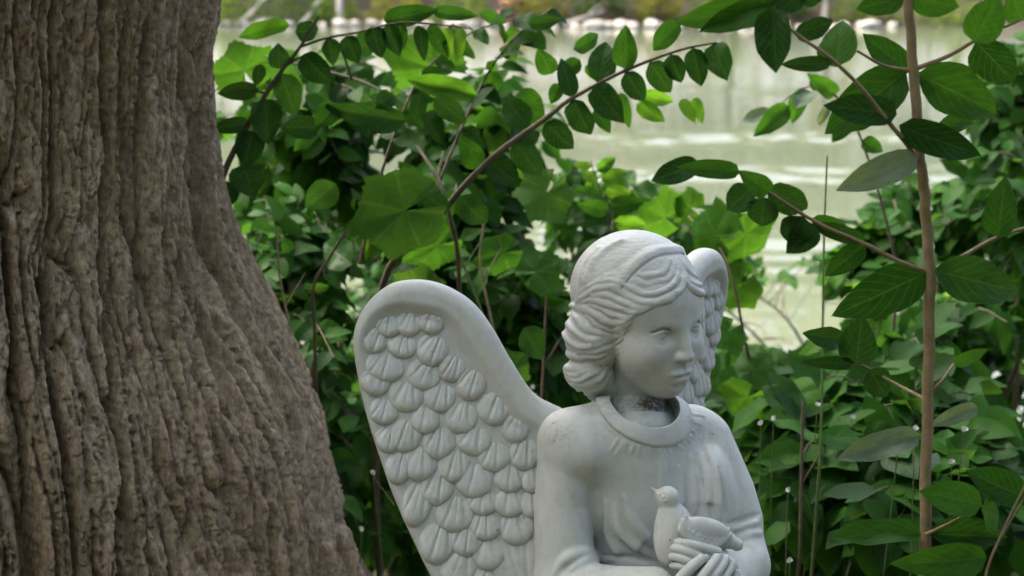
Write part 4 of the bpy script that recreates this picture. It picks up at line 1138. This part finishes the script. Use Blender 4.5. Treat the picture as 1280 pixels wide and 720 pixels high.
# ------------------------------------------------------------------ shrubs of the river bank, grown at random inside their volumes
def keep_open(pr, rs):
    """gaps the shrubs leave towards the river"""
    x, y = pr[:, 0], pr[:, 1]
    top = np.interp(x, [250, 300, 420, 560, 640, 690, 720, 760, 830, 900, 960, 1040, 1100, 1150, 1200, 1230, 1300], [40, 35, 40, 45, 20, 110, 200, 212, 262, 268, 318, 300, 235, 170, 100, 0, -40])
    ok = y > top + rs.normal(size=len(x)) * 14
    gap = (((x - 982) / 74) ** 2 + ((y - 398) / 47) ** 2) < rs.uniform(0.7, 1.25, size=len(x))
    gap2 = (((x - 1105) / 40) ** 2 + ((y - 405) / 22) ** 2) < 1
    thin = (y < 190) & (x < 700) & (rs.rand(len(x)) < 0.12)
    return ok & ~gap & ~(gap2 & (rs.rand(len(x)) < 0.6)) & ~thin
def shrub(label, px, depth, blobs, size, seed, name='bank_shrub', kind='g', mix=(), pairs=(4, 7), nstem=5, group='shrubs on the river bank', parts=260, face=0.35):
    pl = Plant(name, label, 'shrub', gpoint(px, depth), group, seed)
    rs = pl.rs; b0 = np.array(pl.base)
    tips = []
    for (bx, by, bd, rx, ry, rd, n) in blobs:
        for _ in range(n):
            q = rs.normal(size=3); q *= rs.rand() ** 0.4 / np.linalg.norm(q)
            tips.append(np.array(P(bx + rx * q[0], by + ry * q[1], bd + rd * q[2])))
    tips = np.array(tips)
    stems = []
    for k in range(nstem):
        t = tips[rs.randint(len(tips))]; mid = b0 * 0.45 + t * 0.55 + np.array([rs.normal() * .08, rs.normal() * .08, .12])
        p0 = b0 + rs.normal(size=3) * [.06, .06, 0]
        stems.append(pl.stem([p0, mid, t], .008, .002, n=16, sides=6))
    allp = np.concatenate([c for c, _ in stems]); own = np.concatenate([[k] * len(c) for k, (c, _) in enumerate(stems)])
    for t in tips:
        dist = np.linalg.norm(allp - t, axis=1) + 0.35 * np.clip(allp[:, 2] - t[2] + 0.05, 0, None) + 0.1 * rs.rand(len(allp))
        i = int(np.argmin(dist)); a = allp[i]
        if np.linalg.norm(t - a) > 0.5: a = t + (a - t) * 0.5 / np.linalg.norm(t - a)
        mid = (a + t) / 2 + np.array([0, 0, .04])
        path = pl.twig(stems[own[i]][1], [a, mid, t + np.array([0, 0, -.02])], .0022, .0009, n=8, sides=4)
        kd = kind if not mix or rs.rand() > 0.3 else mix[rs.randint(len(mix))]
        pl.spray(path, size, rs.randint(*pairs), kd, face=face)
    return pl.build(parts, keep_open)
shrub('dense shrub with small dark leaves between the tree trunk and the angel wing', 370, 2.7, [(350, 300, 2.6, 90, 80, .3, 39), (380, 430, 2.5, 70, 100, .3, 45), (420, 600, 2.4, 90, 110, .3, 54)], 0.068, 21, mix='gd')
shrub('bright leafy shrub in the upper left, lit from the river behind', 470, 3.2, [(420, 130, 2.9, 150, 80, .4, 64), (520, 230, 2.8, 140, 80, .4, 60), (640, 150, 2.9, 70, 110, .4, 44), (340, 180, 2.9, 80, 100, .3, 40)], 0.080, 22, mix='l', parts=300, face=.6)  # lighter leaves mixed in add to the backlit look by colour
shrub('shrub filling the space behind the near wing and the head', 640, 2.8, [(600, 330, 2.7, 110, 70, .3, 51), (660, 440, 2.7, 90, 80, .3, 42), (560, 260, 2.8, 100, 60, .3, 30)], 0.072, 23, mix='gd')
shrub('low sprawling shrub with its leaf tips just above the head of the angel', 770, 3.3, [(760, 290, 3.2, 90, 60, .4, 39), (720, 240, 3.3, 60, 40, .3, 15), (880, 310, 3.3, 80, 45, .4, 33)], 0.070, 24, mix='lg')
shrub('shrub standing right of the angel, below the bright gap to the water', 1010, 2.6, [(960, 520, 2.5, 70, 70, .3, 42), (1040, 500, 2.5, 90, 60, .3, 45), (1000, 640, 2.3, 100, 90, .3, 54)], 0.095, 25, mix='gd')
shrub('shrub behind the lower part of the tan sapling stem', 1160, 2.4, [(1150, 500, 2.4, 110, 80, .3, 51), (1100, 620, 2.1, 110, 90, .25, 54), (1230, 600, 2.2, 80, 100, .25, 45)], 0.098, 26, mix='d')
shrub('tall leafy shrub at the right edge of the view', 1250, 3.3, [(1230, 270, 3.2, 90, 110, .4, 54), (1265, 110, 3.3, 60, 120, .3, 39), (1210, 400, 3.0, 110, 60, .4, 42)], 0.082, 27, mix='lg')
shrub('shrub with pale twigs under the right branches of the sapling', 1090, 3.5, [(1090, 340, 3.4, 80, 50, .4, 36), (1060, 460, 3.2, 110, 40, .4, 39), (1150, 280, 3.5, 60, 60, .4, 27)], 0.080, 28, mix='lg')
shrub('low dark undergrowth shrub at the foot of the near wing', 520, 3.4, [(430, 480, 3.3, 120, 90, .4, 54), (470, 650, 3.0, 140, 100, .4, 66)], 0.080, 29, mix='d', parts=200)  # darker leaves mixed in paint the deep shade, next two shrubs too
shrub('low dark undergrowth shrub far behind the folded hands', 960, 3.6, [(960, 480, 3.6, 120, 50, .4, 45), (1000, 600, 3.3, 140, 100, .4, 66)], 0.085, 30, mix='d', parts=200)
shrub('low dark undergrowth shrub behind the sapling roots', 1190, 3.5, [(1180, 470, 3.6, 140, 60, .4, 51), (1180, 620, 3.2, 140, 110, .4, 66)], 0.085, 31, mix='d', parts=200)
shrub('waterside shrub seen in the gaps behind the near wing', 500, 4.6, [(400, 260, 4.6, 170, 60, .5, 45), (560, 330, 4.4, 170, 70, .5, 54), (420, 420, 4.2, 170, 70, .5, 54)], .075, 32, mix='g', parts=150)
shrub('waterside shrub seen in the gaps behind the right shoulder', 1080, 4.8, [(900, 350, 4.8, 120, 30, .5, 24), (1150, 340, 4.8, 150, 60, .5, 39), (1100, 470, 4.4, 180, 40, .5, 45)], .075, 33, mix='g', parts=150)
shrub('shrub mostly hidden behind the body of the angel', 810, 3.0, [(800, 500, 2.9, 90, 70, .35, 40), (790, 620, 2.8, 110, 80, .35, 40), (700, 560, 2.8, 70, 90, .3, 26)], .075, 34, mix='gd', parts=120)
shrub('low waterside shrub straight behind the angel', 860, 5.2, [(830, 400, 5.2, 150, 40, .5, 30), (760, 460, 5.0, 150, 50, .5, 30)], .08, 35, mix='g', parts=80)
CROWN_LEAVES = 17000
# ------------------------------------------------------------------ crown of the old tree
def leaf_cloud(n, sampler, size, rs, up=0.5):
    """n small two-quad leaf sprays as one mesh; sampler(k) gives positions"""
    c = sampler(n)
    d = rs.normal(size=(n, 3)); d[:, 2] *= 0.6; d /= np.linalg.norm(d, axis=1)[:, None]
    nr = rs.normal(size=(n, 3)) * 0.6 + [0, 0, up]; x = np.cross(d, nr); x /= np.linalg.norm(x, axis=1)[:, None] + 1e-9
    nr = np.cross(x, d)
    s = size * rs.uniform(0.6, 1.4, size=n)[:, None]
    a = c - d * s * 0.5; t = c + d * s * 0.5
    l = c - x * s * 0.28 + nr * s * 0.10; r = c + x * s * 0.28 + nr * s * 0.10
    v = np.stack([a, r, t, l], 1).reshape(-1, 3)
    f = np.arange(4 * n).reshape(-1, 4)
    return v, np.concatenate([f[:, [0, 1, 2]], f[:, [0, 2, 3]]])
M_CROWN = leaf_material('tree_crown_green', (0.045, 0.10, 0.02), (0.10, 0.17, 0.035), island=True, trans=0.4, pale_back=False)
rs = np.random.RandomState(40)
limb_parts, ends = [], []
for k in range(11):
    a = k * 2 * math.pi / 11 + rs.uniform(-.2, .2); z0 = rs.uniform(4.0, 5.15); L_ = rs.uniform(2.6, 4.2) + 2.2 * max(0.0, math.sin(a + 0.35))   # lengthened on the river side to shade the shrubs below
    p0 = np.array([0.12 * math.cos(a), 0.12 * math.sin(a), z0]); p1 = p0 + np.array([math.cos(a), math.sin(a), 0.75]) * L_ * 0.5; p2 = p0 + np.array([math.cos(a), math.sin(a), 0.9]) * L_
    c = spline([p0, p1 + rs.normal(size=3) * .2, p2], 14); limb_parts.append(tube(c, np.linspace(.19, .035, 14), 9))
    for j in (5, 7, 9, 11, 13):
        e = c[j] + np.array([rs.normal() * .9, rs.normal() * .9, rs.uniform(.1, 1.1)]); ends.append(e)
        limb_parts.append(tube(spline([c[j], (c[j] + e) / 2 + rs.normal(size=3) * .12, e], 7), np.linspace(.04, .012, 7), 6))
v, f = merge(limb_parts)
me = np_mesh('limb', v, f); attr_color(me, 'bark', np.full((len(v), 3), (0.2, 0.17, 0.135)))
link_mesh('limb', me, M_BARK, TREE)
ends = np.array(ends)
def crown_s(n):
    i = rs.randint(len(ends), size=n); return ends[i] + rs.normal(size=(n, 3)) * [.62, .62, .42]
v, f = leaf_cloud(CROWN_LEAVES, crown_s, 0.16, rs)
o = link_mesh('crown', np_mesh('crown', v, f, smooth=False), M_CROWN, TREE); o['kind'] = 'stuff'

# ------------------------------------------------------------------ far bank
M_FAR = [leaf_material('far_crown_%s' % n_, a, b, island=True, trans=0.4, pale_back=False) for n_, a, b in
         (('green', (0.07, 0.14, 0.03), (0.15, 0.23, 0.05)), ('yellow_green', (0.13, 0.16, 0.035), (0.24, 0.25, 0.06)), ('dark_green', (0.04, 0.10, 0.03), (0.09, 0.16, 0.045)))]
rs = np.random.RandomState(50)
def far_crown(seed, h):
    r = np.random.RandomState(seed); cl = []
    for k in range(26):
        q = r.normal(size=3); q /= np.linalg.norm(q); cl.append(np.array([q[0] * h * .27, q[1] * h * .27, h * .58 + q[2] * h * .34]) * r.uniform(.55, 1, size=3) + [0, 0, h * .06])
    cl = np.array(cl)
    def smp(n):
        i = r.randint(len(cl), size=n); return cl[i] + r.normal(size=(n, 3)) * h * 0.06
    return leaf_cloud(2200, smp, h * 0.055, r)
crowns = []
for k in range(3):
    v, f = far_crown(60 + k, 1.0); crowns.append((v, f))
TREES = [(-34, 67, 15, 0), (-26, 70, 17, 1), (-20.5, 66, 13, 2), (-15, 69, 16, 0), (-9.5, 67, 15, 1), (-4, 71, 18, 0), (0.5, 66.5, 14, 1), (5.5, 69, 16, 1), (10.5, 67, 15, 0), (15.5, 70, 17, 1), (21, 67, 14, 2), (27, 70, 18, 0), (34, 68, 16, 1)]
where = ['at the far left end', 'second from the far left end', 'above the left driftwood', 'left of the pale dead trunk', 'right of the pale dead trunk', 'tallest of those left of the angel', 'left of the stacked stones', 'above the stacked stones', 'above the angel head', 'tallest right of the angel', 'dark one behind the sapling tip', 'second from the far right end', 'at the far right end']
for k, (x, y, h, mt) in enumerate(TREES):
    g = float(ground_z(x, y)); t = empty('far_tree', (x, y, g))
    tag(t, 'leafy tree on the far river bank, ' + where[k], 'tree', 'trees on the far bank')
    c = spline([(0, 0, -.2), (rs.normal() * .15, 0, h * .2), (rs.normal() * .4, rs.normal() * .3, h * .62)], 10)
    tv, tf = tube(c, np.linspace(.26, .06, 10) * h / 15, 8)
    link_mesh('trunk', np_mesh('trunk', tv, tf), M_TWIG, t)
    cv, cf = crowns[k % 3]; a = rs.uniform(0, 6.28); ca, sa = math.cos(a), math.sin(a)
    cv = np.stack([(cv[:, 0] * ca - cv[:, 1] * sa), (cv[:, 0] * sa + cv[:, 1] * ca), cv[:, 2]], -1) * h
    co = link_mesh('crown', np_mesh('crown', cv, cf, smooth=False), M_FAR[mt], t)
def far_bush(label, x, y, w, h, mt, seed):
    r = np.random.RandomState(seed); g = float(ground_z(x, y)); t = empty('far_bush', (x, y, g)); tag(t, label, 'bush', 'bushes on the far bank')
    def smp(n):
        q = r.normal(size=(n, 3)); q /= np.linalg.norm(q, axis=1)[:, None]; q *= r.rand(n)[:, None] ** .4
        return np.stack([q[:, 0] * w, q[:, 1] * w * .6, h * .5 + q[:, 2] * h * .55 + 0.25 * h * np.sin(q[:, 0] * 7 + seed)], -1)
    v, f = leaf_cloud(700, smp, 0.22, r)
    link_mesh('foliage', np_mesh('foliage', v, f, smooth=False), M_FAR[mt], t)
    tv, tf = tube(np.array([(0, 0, -.1), (0.05, 0, h * .3), (0, 0.05, h * .7)]), [.05, .04, .02], 6)
    link_mesh('stem', np_mesh('stem', tv, tf), M_TWIG, t)
bl = [('green bush on the far bank beside the trunk edge', -12.2, 60.9, 1.6, 1.9, 0), ('dark green bush on the far bank, above the left driftwood', -9.4, 60.9, 1.8, 2.2, 2), ('pale green bush on the far bank, left of the dead trunk', -7.6, 60.9, 1.2, 1.5, 0),
      ('yellow green bush on the far bank, right of the dead trunk', -5.0, 60.9, 1.5, 1.8, 1), ('green bush on the far bank behind the stacked stones', -2.2, 60.9, 1.6, 2.2, 0), ('yellow bush on the far bank right of the stacked stones', 1.0, 60.9, 1.4, 1.7, 1),
      ('bluish green bush on the far bank above the arching branch', 3.6, 60.9, 1.7, 1.9, 2), ('rusty yellow bush on the far bank left of the sapling leaves', 6.2, 60.9, 1.3, 1.6, 1), ('green bush on the far bank behind the hanging leaf', 9.0, 60.9, 1.8, 2.0, 0),
      ('dark bush on the far bank left of the sapling stem', 12.0, 60.9, 1.6, 1.9, 2), ('pale bush on the far bank right of the sapling stem', 15.0, 60.9, 1.7, 2.0, 0), ('green bush on the far bank at the right edge', 18.5, 60.9, 1.9, 2.2, 0), ('green bush on the far bank hidden by the trunk', -15.5, 60.9, 1.9, 2.2, 0)]
for k, b in enumerate(bl): far_bush(*b, 70 + k)
def stone_mat(name, a, b):
    m, nt, bs, out = new_mat(name); tc = nd(nt, 'ShaderNodeTexCoord')
    n = nd(nt, 'ShaderNodeTexNoise', Scale=3.0, Detail=6.0); nt.links.new(tc.outputs['Object'], n.inputs['Vector'])
    nt.links.new(ramp(nt, [(0.3, a), (0.7, b)], n.outputs['Fac']).outputs['Color'], bs.inputs['Base Color']); bs.inputs['Roughness'].default_value = 0.9
    return m
M_ROCK = stone_mat('river_rock', (0.26, 0.24, 0.2), (0.46, 0.43, 0.37)); M_RED = stone_mat('reddish_rock', (0.2, 0.09, 0.065), (0.32, 0.16, 0.12)); M_DEAD = stone_mat('bleached_wood', (0.42, 0.38, 0.32), (0.62, 0.58, 0.5))
bm = bmesh.new(); bmesh.ops.create_icosphere(bm, subdivisions=2, radius=1.0)
rock_v = np.array([v.co for v in bm.verts]); rock_f = np.array([[v.index for v in f.verts] for f in bm.faces]); bm.free()
rock_ms = []
for k in range(4):
    vv = rock_v * (1 + 0.35 * noise3(rock_v * 1.1, 20 + k))[:, None] * [1.0, 0.8, 0.6]; rock_ms.append(np_mesh('rock', vv, rock_f, smooth=False))
rs = np.random.RandomState(80)
for k in range(46):
    x = -14 + k * 0.66 + rs.uniform(-.25, .25); y = 59.5 - 0.8 * math.sin(x * .21) - .4 * math.sin(x * .63) + rs.uniform(-.3, .5)
    o = link_mesh('rock', rock_ms[k % 4], M_ROCK); s = rs.uniform(.16, .46)
    o.location = (x, y, max(float(ground_z(x, y)), WATER_Z) + s * .2); o.scale = (s * rs.uniform(.8, 1.5), s, s); o.rotation_euler = (0, 0, rs.uniform(0, 6))
    tag(o, 'pale rock at the waterline of the far bank', 'rock', 'rocks along the far waterline')
for k, (x, z, w) in enumerate([(-0.35, .55, .5), (0.45, .55, .45), (0.05, .95, .6), (-.1, .2, .7)]):
    o = link_mesh('rock', remat(rock_ms[k], M_RED)); y = 61.2
    o.location = (x, y, float(ground_z(x, y)) + z); o.scale = (w, .45, .32)
    tag(o, 'reddish brown block in the small stack on the far bank', 'rock', 'stacked reddish blocks on the far bank')
def driftwood(label, pts, r):
    b = pts[0]; t = empty('driftwood', (b[0], b[1], b[2])); tag(t, label, 'driftwood', 'driftwood on the far bank')
    c = spline(pts, 14) - np.array(b); v, f = tube(c, np.linspace(r, r * .35, 14), 7); link_mesh('branch', np_mesh('branch', v, f), M_DEAD, t)
    e = c[8] + np.array([r * 6, 0, r * 5]); v, f = tube(spline([c[8], (c[8] + e) / 2 + [0, 0, r], e], 6), np.linspace(r * .5, r * .2, 6), 6); link_mesh('branch', np_mesh('branch', v, f), M_DEAD, t)
driftwood('bleached dead trunk standing at the far waterline', [(-7.35, 60.6, -1.6), (-7.3, 60.7, -.6), (-7.2, 60.9, .9)], .2)
driftwood('bleached branch leaning over the water, leftmost on the far bank', [(-11.6, 60.2, -1.5), (-11.0, 60.4, -1.0), (-10.4, 60.8, -.3)], .1)
driftwood('bleached branch left of the dead trunk on the far bank', [(-8.9, 60.2, -1.5), (-8.5, 60.5, -1.0), (-8.1, 60.8, -.2)], .09)
driftwood('bleached branch lying right of the stacked blocks', [(2.2, 60.1, -1.45), (3.0, 60.2, -1.2), (3.9, 60.5, -.9)], .09)
driftwood('thin bleached trunk seen beside the sapling leaves on the far bank', [(13.2, 60.6, -1.5), (13.3, 60.8, -.4), (13.2, 61, .9)], .14)
# garden trees on the near bank, behind and beside the viewer: they shade the low sky from that side
for k, (x, y, h, lab) in enumerate([(-9, -7, 11, 'leafy garden tree behind the viewer, leftmost'), (-3.6, -9, 12, 'leafy garden tree behind the viewer, left of centre'), (2.2, -8, 11, 'leafy garden tree straight behind the viewer'), (7.6, -7, 11, 'leafy garden tree behind the viewer, right of centre'), (11.5, -2.5, 10, 'leafy garden tree off to the right of the viewer'), (-11, -1, 11, 'leafy garden tree off to the left of the viewer')]):
    t = empty('garden_tree', (x, y, float(ground_z(x, y)))); tag(t, lab, 'tree', 'garden trees around the viewer')
    tv, tf = tube(spline([(0, 0, -.2), (.1, 0, h * .25), (0, .2, h * .6)], 10), np.linspace(.24, .07, 10), 9); link_mesh('trunk', np_mesh('trunk', tv, tf), M_TWIG, t)
    for j in (0, 1):
        cv, cf = crowns[(k + j) % 3]; cv = cv * [h * 1.25, h * 1.25, h * .95] - [0, 0, h * .14]
        if j: cv = np.stack([-cv[:, 1], cv[:, 0], cv[:, 2]], -1)
        link_mesh('crown', np_mesh('crown', cv, cf, smooth=False), M_FAR[2], t)
# ------------------------------------------------------------------ small plants, dry stems, flowers, grass
def dry_stem(label, pts, r, mat=M_TAN):
    p = [tuple(P(*q)) for q in pts]; gx_, gy_ = p[-1][0] + 0.8 * (p[-1][0] - p[-2][0]), p[-1][1] + 0.05; g = Vector((gx_, gy_, float(ground_z(gx_, gy_))))
    t = empty('dry_stem', g); tag(t, label, 'stem', 'bare stems among the shrubs')
    c = spline([tuple(g)] + [tuple(g.lerp(Vector(p[-1]), k)) for k in (.4, .75, .92)] + p[::-1], 30) - np.array(g); v, f = tube(c, np.linspace(r * 1.2, r * .6, 30), 7)
    link_mesh('stalk', np_mesh('stalk', v, f), mat, t)
    e = c[23] + np.array([.03, .01, .05]); v, f = tube(spline([c[23], e], 4), [r * .5, r * .45, r * .4, r * .2], 5); link_mesh('side_shoot', np_mesh('side_shoot', v, f), mat, t)
dry_stem('thin tan bare stem right of the tree trunk', [(345, 285, 2.1), (352, 360, 2.1), (374, 460, 2.1)], .0024)
dry_stem('brown bare stem low beside the tree trunk', [(392, 455, 2.15), (388, 520, 2.15), (386, 640, 2.15)], .0042, M_TWIG)
dry_stem('slanting brown stem above the wing tip', [(432, 290, 2.1), (410, 325, 2.1), (392, 358, 2.1)], .003, M_TWIG)
dry_stem('tan twig rising behind the near wing', [(606, 270, 2.15), (600, 330, 2.15), (618, 420, 2.15)], .0026)
dry_stem('green yellow stem crossing behind the near wing', [(556, 262, 2.1), (572, 312, 2.1), (612, 420, 2.1)], .0024, M_GREENSTEM)
dry_stem('brown upright stem between the wing and the hair', [(683, 370, 2.3), (680, 440, 2.3), (676, 520, 2.3)], .003, M_TWIG)
dry_stem('thin green stalk standing in the bright gap to the water', [(1034, 195, 1.9), (1030, 300, 1.9), (1028, 440, 1.9), (1026, 560, 1.9)], .0021, M_GREENSTEM)
dry_stem('reddish stem low to the right of the angel', [(1004, 500, 2.0), (1002, 580, 2.0), (1000, 690, 2.0)], .0034, M_TWIG)
dry_stem('thin dark stem in the lower right corner', [(1290, 590, 1.15), (1256, 660, 1.15), (1232, 722, 1.15)], .0015, M_TWIG)
rs = np.random.RandomState(90)
def petal_material():
    m, nt, bs, out = new_mat('white_petal'); bs.inputs['Base Color'].default_value = (0.82, 0.82, 0.78, 1); bs.inputs['Roughness'].default_value = 0.6
    return m
M_PETAL = petal_material()
pv, pf, _ = leaf_blade(1.05, nu=3, nv=4, fold=.1, droop=.1)
PETAL = np_mesh('petal', pv, pf); PETAL.materials.append(M_PETAL)
FL = [(466, 590, 2.0, 'white wildflower under the lower left edge of the wing'), (418, 612, 2.0, 'white wildflower nearest the tree bark, below the wing'), (452, 660, 1.95, 'white wildflower low between trunk and wing'), (378, 428, 2.3, 'white wildflower beside the tan stem near the trunk'),
      (666, 483, 2.2, 'white wildflower in the notch between the wing and the shoulder'), (951, 528, 1.9, 'white wildflower cluster just right of the shoulder'), (967, 522, 2.0, 'white wildflower above the right shoulder, second of a pair'), (985, 612, 1.85, 'white wildflower level with the bird'), (987, 700, 1.8, 'white wildflower at the bottom right of the sleeve'),
      (1022, 505, 2.1, 'white wildflower under the bright water gap'), (1066, 521, 2.1, 'white wildflower below the small sapling twig'), (1125, 538, 1.7, 'white wildflower left of the sapling stem'), (1144, 535, 1.75, 'white wildflower touching the sapling stem'), (1206, 536, 1.7, 'white wildflower right of the sapling stem'), (1190, 576, 1.8, 'white wildflower lower right of the sapling stem'), (1165, 710, 1.7, 'white wildflower at the foot of the sapling in view')]
for k, (px, py, d, lab) in enumerate(FL):
    h = P(px, py, d); g = Vector((h.x + rs.uniform(-.03, .03), h.y + rs.uniform(-.02, .05), float(ground_z(h.x, h.y))))
    t = empty('wildflower', g); tag(t, lab, 'flower', 'white wildflowers in the undergrowth')
    c = spline([(0, 0, 0), tuple((h - g) * .5 + Vector((rs.uniform(-.03, .03), .02, 0))), tuple(h - g)], 12); v, f = tube(c, np.linspace(.0014, .0007, 12), 5)
    link_mesh('stalk', np_mesh('stalk', v, f), M_GREENSTEM, t)
    for j in range(5):
        o = bpy.data.objects.new('petal', PETAL); COL.objects.link(o); o.parent = t
        a = j * 1.257 + rs.uniform(-.2, .2); o.matrix_local = frame_from(tuple(h - g), (math.cos(a), -.3 + rs.uniform(-.2, .2), math.sin(a)), (rs.uniform(-.5, .5), -1, rs.uniform(0, .8)), rs.uniform(.003, .0055))
    lp = c[5]
    for sd in (-1, 1):
        o = bpy.data.objects.new('leaf', LEAVES[k % 5]); COL.objects.link(o); o.parent = t; o.matrix_local = frame_from(lp, (sd, -.2, .1), (0, -.3, 1), .05)
# grass and low ground cover
n = 9000
gx = rs.uniform(-2.6, 3.2, n); gy = rs.uniform(1.5, 7.6, n); gz = ground_z(gx, gy)
hgt = rs.uniform(.06, .26, n); a = rs.uniform(0, 6.28, n); ln = rs.uniform(.1, .6, n) * hgt
b0 = np.stack([gx, gy, gz - .01], -1); wv_ = np.stack([np.cos(a + 1.57), np.sin(a + 1.57), 0 * a], -1) * rs.uniform(.0015, .004, n)[:, None]
m0 = b0 + np.stack([np.cos(a) * ln * .35, np.sin(a) * ln * .35, hgt * .6], -1); t0 = b0 + np.stack([np.cos(a) * ln, np.sin(a) * ln, hgt], -1)
V = np.stack([b0 - wv_, b0 + wv_, m0 + wv_ * .8, m0 - wv_ * .8, t0], 1).reshape(-1, 3); i = np.arange(n)[:, None] * 5
gm = np_mesh('grass', V, [i + [0, 1, 2, 3], i + [3, 2, 4]])
gm.materials.append(leaf_material('grass_green', (0.03, 0.08, 0.015), (0.08, 0.15, 0.03), island=True, pale_back=False))
go = link_mesh('grass', gm); tag(go, 'short green grass under the shrubs', 'grass', kind='stuff')
